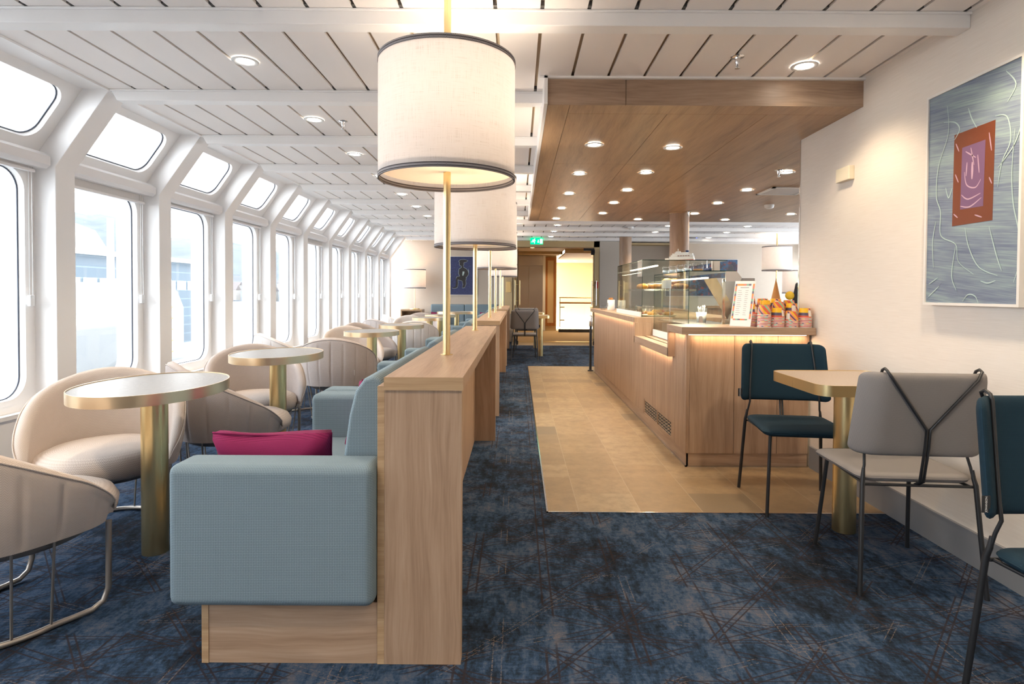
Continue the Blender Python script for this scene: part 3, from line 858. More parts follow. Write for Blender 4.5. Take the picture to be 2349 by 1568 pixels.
# ================================================================== round columns
for x, y, zt, zb, w_ in ((2.224, 8.15, 2.317, 0, 'rising through the counter area to the wooden canopy'), (2.31, 12.7, CEIL, 0, 'standing behind the canopy at the far wall')):
    t = thing('column', 'round wood veneered column %s' % w_, 'column', (x, y, 0))
    MB().lathe([(.13, 0), (.13, zt - .01)], seg=40).build('shaft', 'oak_upright', t, smooth=True)
    MB().lathe([(.13, zt - .012), (.136, zt - .012), (.136, zt)], seg=40).build('collar', 'edge_band', t, smooth=True)

# ================================================================== counter
ct = thing('counter', 'long oak cafe counter clad in vertical slats, glowing strip under its top', 'counter', (1.17, 4.07, 0))
random.seed(3)
# slatted front towards the aisle
def front_slats(y0, y1, z0, z1):
    m = MB(); y = y0
    while y < y1 - .005:
        w_ = random.choice((.03, .036, .042)); e = min(y + w_, y1)
        m.box(1.17, 1.19, y + .0012, e - .0012, z0, z1); y = e
    return m
vy0, vy1 = 4.44, 5.42
mm = MB()
for args in ((4.13, 4.44, .10, .925), (vy0, vy1, .235, .74), (vy1, 5.66, .10, .74), (5.66, 9.0, .10, .925), (4.09, 4.13, .1, .925)):
    q = front_slats(*args); mm.add(q.v, q.f)
mm.build('slatted_front', 'oak_upright', ct, world=True)
m = MB(); x = 1.195
for w_ in (.31, .30, .25):
    m.box(x, min(x + w_ - .003, WX - .02), 4.07, 4.09, .095, .925); x += w_
m.build('end_panel', 'oak_upright', ct, world=True)
MB().box(1.17, 1.193, 4.068, 4.09, .095, .925).build('corner_post', 'oak_upright', ct, world=True)
MB().box(1.185, 1.20, 4.09, 4.41, .0, .925).box(1.185, 1.20, 4.41, 5.66, .0, .745).box(1.185, 1.20, 5.66, 9.0, .0, .925).box(1.2, WX - .025, 4.09, 4.10, 0, .925).box(1.2, 2.2, 8.98, 9.0, 0, .925).build('carcass', 'oak_level', ct, world=True)
MB().box(1.18, 1.19, 4.075, 9.0, .006, .095).box(1.18, WX - .022, 4.075, 4.085, .006, .095).build('plinth', 'oak_level', ct, world=True)
MB().box(1.168, 1.182, 4.06, 9.0, 0, .008).box(1.168, WX - .022, 4.06, 4.076, 0, .008).build('floor_strip', 'steel', ct, world=True)
# ventilation grille in the slats
m = MB()
m.box(1.172, 1.18, vy0, vy1, .10, .112).box(1.172, 1.18, vy0, vy1, .222, .235).box(1.172, 1.18, vy0, vy0 + .02, .1, .235).box(1.172, 1.18, vy1 - .02, vy1, .1, .235).box(1.172, 1.18, 4.9, 4.925, .1, .235)
g = m.build('vent_grille', 'oak_upright', ct, world=True)
m = MB()
for k in range(27):
    for j in range(4):
        y = vy0 + .035 + k * .0345
        if 4.885 < y < 4.935: continue
        m.box(1.174, 1.178, y, y + .020, .121 + j * .025 + (k % 2) * .005, .135 + j * .025 + (k % 2) * .005)
tag(m.build('vent_slots', 'steel', g, world=True), kind='stuff')
MB().box(1.181, 1.184, vy0, vy1, .1, .235).build('vent_back', 'gap_dark', g, world=True)
# tops
TZ = .975; TB = .925
m = MB().box(1.12, WX - .004, 4.01, 4.42, TB, TZ)
a_ = m.build('near_worktop', 'oak_level', ct, world=True, bevel=.002)
m = MB().box(1.12, 2.2, 5.66, 9.08, TB, TZ)
m.build('far_worktop', 'oak_upright', ct, world=True, bevel=.002)
m = MB().box(1.12, 1.145, 4.38, 5.66, .735, .80).box(1.145, 1.30, 4.42, 5.64, .74, .80)
n_ = m.build('tray_shelf', 'oak_level', ct, world=True, bevel=.0015)
MB().box(1.12, 1.20, 4.375, 4.40, .735, TB).build('shelf_cheek', 'oak_upright', n_, world=True); MB().box(1.12, 1.36, 5.635, 5.66, .735, TB).build('shelf_cheek', 'oak_upright', n_, world=True)
MB().box(1.2, 1.215, 4.42, 5.64, .1, .80).build('shelf_back', 'oak_level', n_, world=True)
# light strips under the edges
m = MB().box(1.158, 1.166, 5.70, 9.0, TB - .006, TB - .001).box(1.18, WX - .05, 4.052, 4.060, TB - .006, TB - .001).box(1.158, 1.166, 4.1, 4.36, TB - .006, TB - .001).box(1.158, 1.164, 4.44, 5.6, .728, .734)
m.build('light_strip', 'led_glow', ct, world=True)
for loc, L, pw in (((1.148, 7.35, TB - .01), 3.3, 1.6), ((1.148, 4.23, TB - .01), .26, .16), ((1.148, 5.02, .725), 1.15, .6)):
    light('strip_light', 'AREA', loc, pw, (1.0, .62, .36), size=L, sx=.01)
light('strip_light', 'AREA', (1.6, 4.04, TB - .01), .75, (1.0, .62, .34), size=.01, sx=.78)

# ================================================================== glass display cases
def glass_case(name, label, X0, X1, Y0, Y1, Z0, Z1, slant, ledge):
    t = thing(name, label, 'display case', (X0, Y0, Z0))
    g = .006
    p = MB().box(X0, X0 + g, Y0 + g, Y1, Z0, Z1 - g).build('front_pane', 'case_glass', t, world=True)
    # near end: corner cut off where the back leans
    cut = slant
    MB().prism([(X0, Z0), (X1 + .06, Z0), (X1 + .06, Z1 - cut * 1.3), (X1, Z1 - g), (X0, Z1 - g)], Y0, Y0 + g, 'y').build('end_pane', 'case_glass', t, world=True)
    MB().prism([(X0, Z0), (X1 + .06, Z0), (X1 + .06, Z1 - cut * 1.3), (X1, Z1 - g), (X0, Z1 - g)], Y1 - g, Y1, 'y').build('end_pane', 'case_glass', t, world=True)
    MB().box(X0, X1, Y0, Y1, Z1 - g, Z1).build('top_pane', 'case_glass', t, world=True)
    m = MB().box(X0 - .001, X0 + .002, Y0 - .001, Y0 + .004, Z0, Z1)
    m.box(X0 - .001, X1, Y0 - .001, Y0 + .002, Z1 - .006, Z1 + .001).box(X0 - .001, X0 + .002, Y0, Y1, Z1 - .006, Z1 + .001).box(X0 - .001, X0 + .002, Y1 - .004, Y1 + .001, Z0, Z1)
    m.build('pane_edge', 'edge_glass', t, world=True)
    MB().box(X0 - .014, X0 - .002, Y0 + .02, Y1 - .02, Z0, Z0 + ledge).build('base_rail', 'white_plastic', t, world=True, bevel=.002)
    m = MB().box(X0 + .10, X1 - .02, Y0 + .2, Y0 + .215, Z1 - .105, Z1 - .095)
    m = MB().box(X0 + .14, X0 + .165, Y0 + .05, Y1 - .05, Z1 - .060, Z1 - .048)
    m.build('lamp_tube', 'led_glow', t, world=True)
    return t
ca = glass_case('display_case', 'low glass display case set into the counter notch, jars on its top', 1.30, 1.66, 4.48, 5.62, .805, 1.38, .06, .06)
MB().box(1.33, 1.72, 4.60, 5.58, .95, .962).build('deck', 'steel', ca, world=True)
MB().box(1.60, 1.62, 4.60, 4.615, .962, 1.32).build('stanchion', 'chrome', ca, world=True)
MB().prism([(1.575, 1.30), (1.685, 1.30), (1.70, 1.325), (1.66, 1.376), (1.575, 1.376)], 4.470, 4.479, 'y').build('corner_plate', 'steel', ca, world=True)
m = MB()
for x in (1.60, 1.645): m.lathe([(.0, .006), (.006, .006), (.0085, .002), (.0085, 0)], c=(x, 4.470, 1.345), seg=14, axis='y')
for x in (1.392,): m.lathe([(.0, .006), (.006, .006), (.0085, .002), (.0085, 0)], c=(x, 4.470, 1.02), seg=14, axis='y')
m.build('screw', 'chrome', ca, world=True, smooth=True)
MB().prism([(1.378, .985), (1.406, .985), (1.406, 1.02), (1.40, 1.034), (1.384, 1.034), (1.378, 1.02)], 4.472, 4.479, 'y').build('bracket', 'steel', ca, world=True)
cb = glass_case('display_case', 'tall glass display case of bread and pastries, model ship on its top', 1.20, 2.02, 5.69, 7.10, .976, 1.53, .05, .045)
sh = MB().box(1.24, 1.75, 5.78, 7.02, 1.235, 1.247).build('shelf', 'case_glass', cb, world=True)
MB().box(1.238, 1.243, 5.78, 7.02, 1.232, 1.250).box(1.238, 1.75, 5.776, 5.782, 1.232, 1.250).build('shelf_edge', 'steel', cb, world=True)
light('case_light', 'AREA', (1.5, 6.4, 1.46), 8.0, (1, .84, .62), size=1.2, sx=.03)
light('case_light', 'AREA', (1.48, 5.0, 1.31), 5.0, (1, .84, .62), size=.9, sx=.03)

def blob(name, mat, parent, loc, r, sq=(1, 1, 1), label=None, cat=None, group=None, seed=0, rz=0):
    rnd = random.Random(seed)
    m = MB()
    ph = [rnd.uniform(0, 6) for _ in range(4)]
    def f(u_, v_):
        a, b_ = u_ * 2 * PI, (v_ - .5) * PI
        k = 1 + .04 * math.sin(2 * a + ph[0]) * math.cos(b_) + .03 * math.sin(3 * a + ph[1] + 2 * b_) * math.cos(b_)
        return (r * sq[0] * k * math.cos(a) * math.cos(b_), r * sq[1] * k * math.sin(a) * math.cos(b_), r * sq[2] * (math.sin(b_) + .92))
    m.grid(f, 16, 10)
    o = m.build(name, mat, parent, smooth=True, loc=loc); o.rotation_euler = (0, 0, rz)
    return tag(o, label, cat, group)
rolls = [('bread', 1.40, 5.95), ('bread', 1.50, 5.92), ('brown_bread', 1.46, 5.86), ('brown_bread', 1.60, 5.87), ('bread', 1.60, 6.02), ('bread', 1.56, 6.12), ('bread', 1.46, 6.15), ('brown_bread', 1.36, 6.1), ('bread', 1.68, 6.0)]
for k, (mt, x, y) in enumerate(rolls):
    dz = 1.2475 + (.05 if k in (1, 4) else 0)
    blob('bread_roll', mt, None, (x, y, dz), .052, (1.2, .85, .62), '%s bread roll on the glass shelf, %s' % ('brown' if mt != 'bread' else 'golden', ['left of the pile', 'on top of the pile at its left', 'front left and seedy', 'front right and seedy', 'on top of the pile at its right', 'at the back of the pile', 'behind the left roll', 'far left at the back', 'far right of the pile'][k]),
         'bread roll', 'bread rolls on the upper shelf', seed=k, rz=k * .7)
for k, (x, y) in enumerate(((1.26, 5.9), (1.27, 6.08), (1.3, 6.25))):
    blob('sandwich', ('orange_fruit', 'pastry', 'orange_fruit')[k], None, (x, y, 1.2475), .05, (.9, 1.1, .6), 'yellow filled sandwich on the upper shelf, %s one along the glass' % ordn[k], 'sandwich', 'sandwiches at the shelf edge', seed=20 + k)
# trays with pastries on the deck of the tall case
tr = thing('pastry_tray', 'white oval tray of pastries at the near end of the tall glass case', 'tray', (1.40, 5.86, TZ + .001))
MB().lathe([(0, 0.004), (.12, .004), (.15, .018), (.153, .018), (.122, 0), (0, 0)][::-1], seg=28, sx=1.2, sy=.75).build('dish', 'cream_plastic', tr, smooth=True)
for k in range(9):
    a = k * 2.4; r_ = .02 + .012 * k
    blob('pastry', ('ham', 'pastry', 'bread')[k % 3], None, (1.40 + r_ * math.cos(a) * 1.1, 5.86 + r_ * math.sin(a) * .6, TZ + .012 + (.02 if k < 3 else 0)), .034, (1.2, .8, .6), 'glazed pastry on the white oval tray, %s in its spiral from the middle' % ordn[k], 'pastry', 'pastries on the white tray', seed=40 + k, rz=a)
for k in range(10):
    y = 6.1 + (k % 5) * .19; x = 1.28 + (k // 5) * .13
    c_ = thing('dessert_cup', 'clear dessert cup with a pink filling, %s from the near end of the %s row' % (ordn[k % 5], ('front', 'back')[k // 5]), 'dessert cup', (x, y, TZ + .001), group='dessert cups in the tall case')
    MB().lathe([(.0, 0), (.028, 0), (.036, .065), (.034, .065), (.027, .004), (0, .004)], seg=18).build('cup', 'jar_glass', c_, smooth=True)
    MB().lathe([(.0, .005), (.026, .005), (.030, .035), (0, .038)], seg=18).build('filling', ('ham', 'pastry', 'orange_fruit')[k % 3], c_, smooth=True)
    MB().lathe([(.036, .065), (.032, .085), (.014, .092), (0, .093)], seg=18).build('lid', 'jar_glass', c_, smooth=True)
# cutlery cup with white spoons in the near case
t = thing('spoon_cup', 'white cup of plastic ice-cream spoons inside the low glass case', 'cup', (1.56, 5.0, .963))
MB().lathe([(0, .004), (.034, .004), (.042, .085), (.044, .085), (.036, 0), (0, 0)][::-1], seg=24).build('cup', 'white_plastic', t, smooth=True)
for k in range(9):
    a = k * 2.4
    MB().tube([(.012 * math.cos(a), .012 * math.sin(a), .01), (.028 * math.cos(a), .028 * math.sin(a), .10 + .01 * (k % 3))], .0022, 5).lathe([(0, 0), (.006, .006), (.007, .016), (0, .026)], c=(.028 * math.cos(a), .028 * math.sin(a), .10 + .01 * (k % 3)), seg=8).build('spoon', 'white_plastic', t, smooth=True)
t = thing('price_card', 'white price card on the top edge inside the low case', 'card', (1.318, 5.3, 1.25))
MB().box(-.001, .001, -.24, .1, 0, .075).build('card', 'white_plastic', t)
MB().tube([(0, -.2, -.287), (0, -.2, .01)], .003, 6).build('stalk', 'chrome', t)
# clip-top jars along the top of the low case
for k, (x, y) in enumerate(((1.335, 5.32), (1.355, 5.16), (1.375, 5.0), (1.395, 4.84), (1.43, 4.68))):
    big = k == 4
    s_ = 1.5 if big else 1.0
    t = thing('jar', '%sclip-top glass jar on the low case%s' % ('wide ' if big else 'small ', '' if big else ', %s of the row from the far end' % ordn[k]), 'jar', (x, y, 1.381), group=None if big else 'clip-top jars on the low case')
    MB().lathe([(0, .0), (.026 * s_, 0), (.028 * s_, .006), (.028 * s_, .048), (.021 * s_, .056), (.021 * s_, .062), (.0195 * s_, .062), (.0195 * s_, .055), (.026 * s_, .046), (.026 * s_, .004), (0, .004)], seg=24).build('body', 'jar_glass', t, smooth=True)
    l_ = MB().lathe([(0, .063), (.023 * s_, .063), (.023 * s_, .069), (.012, .073), (0, .073)], seg=24).build('lid', 'jar_glass', t, smooth=True)
    MB().tube([(-.022 * s_, 0, .066), (-.031 * s_, 0, .06), (-.031 * s_, 0, .045), (-.027 * s_, 0, .04)], .0012, 5).tube([(.024 * s_ * math.cos(a), .024 * s_ * math.sin(a), .058) for a in [i * PI / 8 for i in range(16)]], .001, 4, closed=True).build('wire_clip', 'chrome', t, smooth=True)
    if big: MB().lathe([(0, .005), (.036, .005), (.037, .02), (0, .022)], seg=20).build('nuts', 'bread', t, smooth=True)
    else: MB().lathe([(0, .005), (.024, .005), (.0245, .03), (0, .031)], seg=16).build('sweets', 'glass_tint', t, smooth=True)
t = thing('topping_bottle', 'navy tub with a chrome pump beside the wide jar', 'dispenser', (1.53, 4.74, 1.381))
MB().lathe([(0, 0), (.028, 0), (.028, .028), (0, .03)], seg=20).build('tub', 'navy_paint', t, smooth=True)
MB().tube([(-.01, 0, .03), (-.01, 0, .085), (-.012, 0, .09)], .0045, 8).build('pump', 'chrome', t, smooth=True)
t = thing('paper_holder', 'grey upright card holder on the low display case', 'card holder', (1.585, 4.72, 1.381))
MB().box(-.03, .03, -.004, .004, 0, .085).box(-.034, -.03, -.012, .012, 0, .085).build('holder', 'soft_grey', t)

# model ship on the tall case
t = thing('model_ship', 'small white model of a coastal ship with a red stripe, on the tall case', 'model ship', (1.66, 6.0, 1.532), rz=math.radians(-28))
def hull(z0, z1, s0, s1):
    m = MB()
    def ol(s_): return [(-.16 * s_, 0), (-.12 * s_, .034 * s_), (.13, .036 * s_), (.13, -.036 * s_), (-.12 * s_, -.034 * s_)]
    a, b_ = ol(s0), ol(s1); n = 5
    return m.add([(x, y, z0) for x, y in a] + [(x, y, z1) for x, y in b_], [tuple(range(n)), tuple(range(n, 2 * n))[::-1]] + [(i, n + i, n + (i + 1) % n, (i + 1) % n) for i in range(n)])
hull(0, .010, .93, .98).build('keel', 'black_metal', t); hull(.010, .016, .98, 1.0).build('waterline', 'hull_red', t); hull(.016, .034, 1.0, 1.05).build('hull', 'ship_white', t)
m = MB()
for k, (x0, x1, h, w_) in enumerate(((-.115, .125, .016, .033), (-.10, .120, .015, .031), (-.085, .115, .015, .030), (-.06, .06, .012, .026), (-.05, -.01, .010, .02))):
    z = .034 + sum((.016, .015, .015, .012)[:k]); m.box(x0, x1, -w_, w_, z, z + h - .0015).box(x0 - .004, x1 + .002, -w_ - .002, w_ + .002, z + h - .0015, z + h)
m.build('superstructure', 'ship_white', t)
MB().box(.045, .075, -.01, .01, .092, .112).build('funnel', 'navy_paint', t)
MB().box(-.036, -.03, -.003, .003, .1, .13).box(-.037, -.029, -.012, .012, .118, .121).build('mast', 'ship_white', t)
m = MB()
for k in range(5): m.box(-.03 + k * .025, -.012 + k * .025, -.0345, -.031, .052, .058)
m.build('lifeboats', 'orange_paint', t)
MB().box(.1305, .1315, -.012, .012, .055, .066).build('stern_port', 'black_metal', t)

# stirrer holders on the far worktop
for k, (x, y) in enumerate(((1.275, 8.05), (1.36, 7.72))):
    t = thing('stirrer_holder', 'white tub of wooden stirrers on the far worktop, %s' % ('with a dark label, nearer the edge' if k == 0 else 'behind the labelled tub'), 'tub', (x, y, TZ + .001), group='stirrer tubs')
    MB().lathe([(0, 0), (.046, 0), (.05, .006), (.05, .14), (.047, .14), (.045, .006), (0, .006)], seg=24).build('tub', 'white_plastic', t, smooth=True)
    m = MB(); rnd = random.Random(k)
    for i in range(26):
        a, r_ = rnd.uniform(0, 6.28), rnd.uniform(0, .036)
        m.box(r_ * math.cos(a) - .003, r_ * math.cos(a) + .003, r_ * math.sin(a) - .001, r_ * math.sin(a) + .001, .01, .165 + rnd.uniform(-.008, .008))
    tag(m.build('stirrers', 'bread', t), kind='stuff')
    if k == 0: MB().box(-.052, -.047, -.03, .01, .05, .10).build('label_patch', 'print_grey', t)
t = thing('water_jug', 'small clear glass bowl beside the stirrer tubs', 'bowl', (1.19, 8.2, TZ + .001))
MB().lathe([(0, 0), (.03, 0), (.048, .03), (.052, .06), (.05, .06), (.045, .03), (.028, .004), (0, .004)], seg=24).build('bowl', 'jar_glass', t, smooth=True)

# bollard at the far corner of the counter
t = thing('stanchion_post', 'slim chrome barrier post at the far corner of the counter', 'barrier post', (1.13, 9.1, 0))
MB().lathe([(0, 0), (.045, 0), (.045, .012), (.02, .02), (0, .02)][::-1], seg=24).build('foot', 'dark_rubber', t, smooth=True)
MB().lathe([(.02, .02), (.02, .70)], seg=20).build('post', 'black_metal', t, smooth=True)
MB().lathe([(.023, .70), (.025, .71), (.025, .84), (.016, .86), (0, .862)], seg=20).build('head', 'chrome', t, smooth=True)

# menu stand
t = thing('menu_stand', 'slanted clear stand holding a colourful ice-cream price list on the worktop', 'menu stand', (1.56, 4.13, TZ + .001), rz=math.radians(-42))
W2, H2 = .074, .335
def lean(o): o.rotation_euler = (math.radians(-17), 0, 0); return o
b_ = lean(MB().box(-W2, W2, -.0015, .0015, 0, H2).build('board', 'white_plastic', t, bevel=.001))
MB().prism([(0.0, 0.0), (.10, 0.0), (.10, .003), (.002, .003)], -W2, W2, 'x').build('foot', 'jar_glass', t)
m = MB().box(-W2 + .012, W2 - .012, -.0022, -.0016, .055, H2 - .022); m.build('price_sheet', 'white_plastic', b_)
stripe = ['menu_stripe_orange', 'menu_stripe_pink', 'menu_stripe_green', 'menu_stripe_dark']
groups = {k: MB() for k in stripe}
n_ = 14
for i in range(n_):
    z0 = .055 + (H2 - .077) * i / n_; z1 = .055 + (H2 - .077) * (i + 1) / n_
    groups[stripe[(i * 3) % 4]].box(-W2 + .006, -W2 + .018, -.0028, -.0018, z0, z1)
    groups[stripe[(i * 3 + 1) % 4]].box(W2 - .018, W2 - .006, -.0028, -.0018, z0, z1)
for i in range(6):
    x0 = -W2 + .018 + i * .0167
    groups[stripe[(i + 2) % 4 if i > 2 else 0]].box(x0, x0 + .0167, -.0028, -.0018, H2 - .036, H2 - .022)
    groups[stripe[(i + 1) % 4]].box(x0, x0 + .0167, -.0028, -.0018, .045, .055)
for k in stripe: groups[k].build('print_border', k, b_)
m = MB().box(-.03, .03, -.003, -.0022, H2 - .052, H2 - .048)
for i in range(13): m.box(-.044, -.02 + .004 * (i % 3), -.003, -.0022, H2 - .072 - i * .015, H2 - .070 - i * .015)
for i in range(13): m.box(.008, .03 - .004 * (i % 2), -.003, -.0022, H2 - .072 - i * .015, H2 - .070 - i * .015)
m.build('print_text', 'print_grey', b_)

# nested paper cups, upside down
def cup_mesh():
    m = MB()
    m.lathe([(.0445, 0), (.0465, .0005), (.0468, .0025), (.0455, .0045)], seg=28)
    m.mat(1).lathe([(.0440, .0045), (.0350, .068)], seg=28)
    m.mat(1).lathe([(.0350, .068), (.033, .070), (.0325, .066), (0, .066)], seg=28)
    m.mat(0).lathe([(.0415, .001), (.0335, .064)][::-1], seg=28)
    return m
c0 = cup_mesh().build('paper_cup', ['cup_rim', 'striped_paper'], smooth='auto', angle=50)
cupme = c0.data; bpy.data.objects.remove(c0)
stacks = [(1.70, 4.06, 9, 0.3, 'at the front beside the menu stand'), (1.795, 4.065, 7, 2.9, 'second at the front'), (1.890, 4.062, 5, 1.15, 'third at the front'), (1.984, 4.065, 7, 2.7, 'at the front against the wall'),
          (1.650, 4.155, 9, 2.8, 'half hidden by the menu stand'), (1.745, 4.16, 12, 3.9, 'just behind the leftmost front stack'), (1.84, 4.16, 11, .35, 'in the middle row, yellow topped'), (1.935, 4.158, 10, 2.15, 'in the middle row at the right'),
          (1.675, 4.257, 14, 2.2, 'at the back left'), (1.77, 4.257, 13, .0, 'at the back, left of the cone'), (1.865, 4.257, 13, 2.0, 'at the back under the cone'), (1.96, 4.257, 12, .5, 'at the back by the corner')]
ordc = ['lowest', 'second', 'third', 'fourth', 'fifth', 'sixth', 'seventh', 'eighth', 'ninth', 'tenth', 'eleventh', 'twelfth', 'thirteenth', 'fourteenth']
def stack(x, y, n, a0, where):
    for k in range(n):
        o = bpy.data.objects.new('paper_cup', cupme); COL.objects.link(o)
        o.location = (x, y, TZ + .0006 + k * .0105); o.rotation_euler = (0, 0, a0 + (k * 1.9 if k < n - 1 else 0))
        top = k == n - 1
        tag(o, ('top striped cup, upside down, of the stack %s' % where) if top else ('%s cup up from the worktop, stack %s' % (ordc[k], where)), 'paper cup', 'nested cups, stack %s' % where)
for s_ in stacks: stack(*s_)
t = tag(MB().lathe([(.030, 0), (.0285, .01), (0.001, .145)], seg=26).build('wafer_cone', 'wafer', smooth=True, loc=(1.865, 4.257, TZ + .0006 + 12 * .0105 + .0705)), 'golden wafer cone standing point up on a stack of paper cups', 'wafer cone')

# back counter with steel machines
t = thing('back_counter', 'steel back counter behind the glass cases', 'cabinet', (3.9, 6.2, 0))
MB().box(3.45, 4.1, 4.6, 7.8, 0, .9).build('cabinet', 'oak_level', t, world=True); MB().box(3.42, 4.12, 4.58, 7.82, .9, .93).build('steel_top', 'steel', t, world=True)
t = thing('coffee_machine', 'large brushed steel machine on the back counter', 'machine', (3.75, 6.1, .931))
MB().box(-.28, .28, -.4, .4, .03, .42).build('body', 'steel', t, bevel=.03); MB().box(-.285, -.28, -.3, .3, .1, .25).build('front_panel', 'black_metal', t)
MB().lathe([(.025, 0), (.02, .035)], c=(-.2, -.3, 0), seg=12).lathe([(.025, 0), (.02, .035)], c=(-.2, .3, 0), seg=12).lathe([(.025, 0), (.02, .035)], c=(.2, .3, 0), seg=12).lathe([(.025, 0), (.02, .035)], c=(.2, -.3, 0), seg=12).build('feet', 'black_metal', t)
t = thing('extractor_hood', 'slanted steel hood seen through the low glass case', 'hood', (1.95, 5.2, 0))
MB().prism([(1.70, 1.34), (2.03, 1.34), (2.03, 1.0), (1.93, .96)], 5.05, 5.40, 'y').box(1.86, 2.03, 5.05, 5.40, 0, .97).build('hood', 'steel', t, world=True)

# ================================================================== divider with the tall lamps
DX0, DX1, DT = -0.425, -0.178, 0.93
def divider(y0, y1, label):
    t = thing('divider_cabinet', label, 'room divider', ((DX0 + DX1) / 2, y0, 0), group='oak dividers between lounge and aisle')
    MB().box(DX0, DX1 + .004, y0 - .004, y1 + .004, DT - .042, DT).build('top', 'oak_upright', t, world=True, bevel=.0015)
    MB().box(DX0 - .001, DX1 + .005, y0 - .0055, y0 - .004, DT - .042, DT).build('top_edge', 'edge_band', t, world=True)
    MB().box(DX0, DX1, y0, y0 + .045, 0, DT - .042).build('end_panel', 'oak_upright', t, world=True)
    MB().box(DX0, DX1, y1 - .045, y1, 0, DT - .042).build('end_panel', 'oak_upright', t, world=True)
    MB().box(-.37, -.345, y0 + .045, y1 - .045, 0, DT - .042).build('back_panel', 'oak_upright', t, world=True)
    MB().box(DX0 - .022, DX0, y0 + .002, y1, 0, DT - .030).box(DX0, -.37, y0 + .045, y1 - .045, .2, DT - .05).build('side_panel', 'oak_upright', t, world=True)
    MB().box(DX0 - .0225, DX0 - .0005, y0, y0 + .002, 0, DT - .030).build('side_edge', 'edge_band', t, world=True)
    return t
divider(1.876, 4.80, 'nearest oak divider cabinet, its end panel closest to the camera')
divider(5.72, 8.95, 'middle oak divider cabinet, second in the row')
divider(9.70, 12.75, 'farthest oak divider cabinet, by the doorway')

def shade_parts(t, z0, h=.505, r=.292, pw=26.0, lc=None):
    s_ = MB().lathe([(r, z0), (r, z0 + h)], seg=72)
    s_.lathe([(r - .0025, z0), (r - .0025, z0 + h)][::-1], seg=72)
    s_ = s_.build('lamp_shade', 'linen', t, smooth=True)
    for z in (z0 - .002, z0 + h - .018):
        MB().lathe([(r + .0012, z), (r + .0022, z + .001), (r + .0022, z + .019), (r + .0012, z + .020)], seg=72).lathe([(r - .004, z), (r - .004, z + .02)], seg=72).build('ribbon_trim', 'ribbon', s_, smooth=True)
    MB().lathe([(0, z0 + .035), (r - .004, z0 + .035)], seg=48).lathe([(0, z0 + .038), (r - .004, z0 + .038)], seg=48).build('diffuser', 'diffuser', s_)
    b = MB().lathe([(0, z0 + h * .38), (.022, z0 + h * .40), (.032, z0 + h * .47), (.026, z0 + h * .53), (.014, z0 + h * .58), (.014, z0 + h * .66)], seg=20, c=(.07, 0, 0)).build('bulb', 'bulb_glow', t, smooth=True)
    b.visible_shadow = True
    light('lamp_light', 'POINT', (.07, 0, z0 + h * .70), pw, lc or LAMPW, parent=t, size=.05)
    return s_
def pole_lamp(x, y, zb, z0, ztop, label, group='pole lamps on the divider', pw=26.0, disc=False):
    t = thing('pole_lamp', label, 'lamp', (x, y, zb), group=group)
    MB().lathe([(.016, 0), (.016, ztop - zb)], seg=20).build('pole', 'brass_pole', t, smooth=True)
    MB().lathe([(.016, .004), (.027, .004), (.027, 0)] if not disc else [(.016, .012), (.115, .010), (.118, 0)], seg=28).build('collar', 'brass_pole', t, smooth='auto')
    MB().lathe([(.016, ztop - zb - .01), (.027, ztop - zb - .01), (.027, ztop - zb)], seg=20).build('upper_collar', 'brass_pole', t, smooth='auto')
    shade_parts(t, z0 - zb, pw=pw)
    return t
for k, (y, hi) in enumerate(((2.56, 1), (4.25, 0), (6.5, 1), (8.1, 0), (10.3, 1), (11.9, 0))):
    pole_lamp(-.31, y, DT + .0005, 1.686 if hi else 1.527, CEIL - .001,
              ['nearest and largest linen drum lamp on a brass pole, with patterned ribbon edges', 'second linen drum lamp on the brass poles of the nearest cabinet, hung lower', 'third brass pole lamp, first on the middle divider, its high shade hidden behind the second',
               'fourth brass pole lamp from the camera, on the middle divider', 'fifth brass pole lamp, first on the farthest divider', 'sixth brass pole lamp, last before the doorway'][k], pw=(4.6, 4.6, 5, 5, 5, 5)[k])
pole_lamp(5.42, 12.35, 0, 1.70, CEIL - .001, 'drum lamp on a brass pole in the far right corner, seen past the wall edge', 'lamps of the far right corner', 5)
pole_lamp(6.15, 13.0, 0, 1.23, 1.60, 'lower drum lamp mostly hidden at the wall edge in the far right corner', 'lamps of the far right corner', 4, disc=True)

# side table with lamp in the far left corner
t = thing('side_table', 'dark open oak side table in the far left corner', 'side table', (-2.52, 14.1, 0))
MB().box(-.25, .25, -.2, .2, .76, .80).box(-.25, -.22, -.2, .2, .0, .76).box(.22, .25, -.2, .2, 0, .76).box(-.22, .22, .18, .2, 0, .76).box(-.22, .22, -.18, .18, .40, .43).build('carcass', 'oak_dark', t, bevel=.002)
t = thing('table_lamp', 'table lamp with a linen drum shade glowing on the far left side table', 'lamp', (-2.47, 14.08, .801))
MB().lathe([(0, .022), (.115, .02), (.12, .015), (.12, 0)][::-1], seg=32).build('base', 'brass', t, smooth='auto')
MB().lathe([(.008, .02), (.008, .62)], seg=14).build('pole', 'brass_pole', t, smooth=True)
shade_parts(t, .50, h=.45, r=.265, pw=2.4, lc=(1.0, .58, .26))

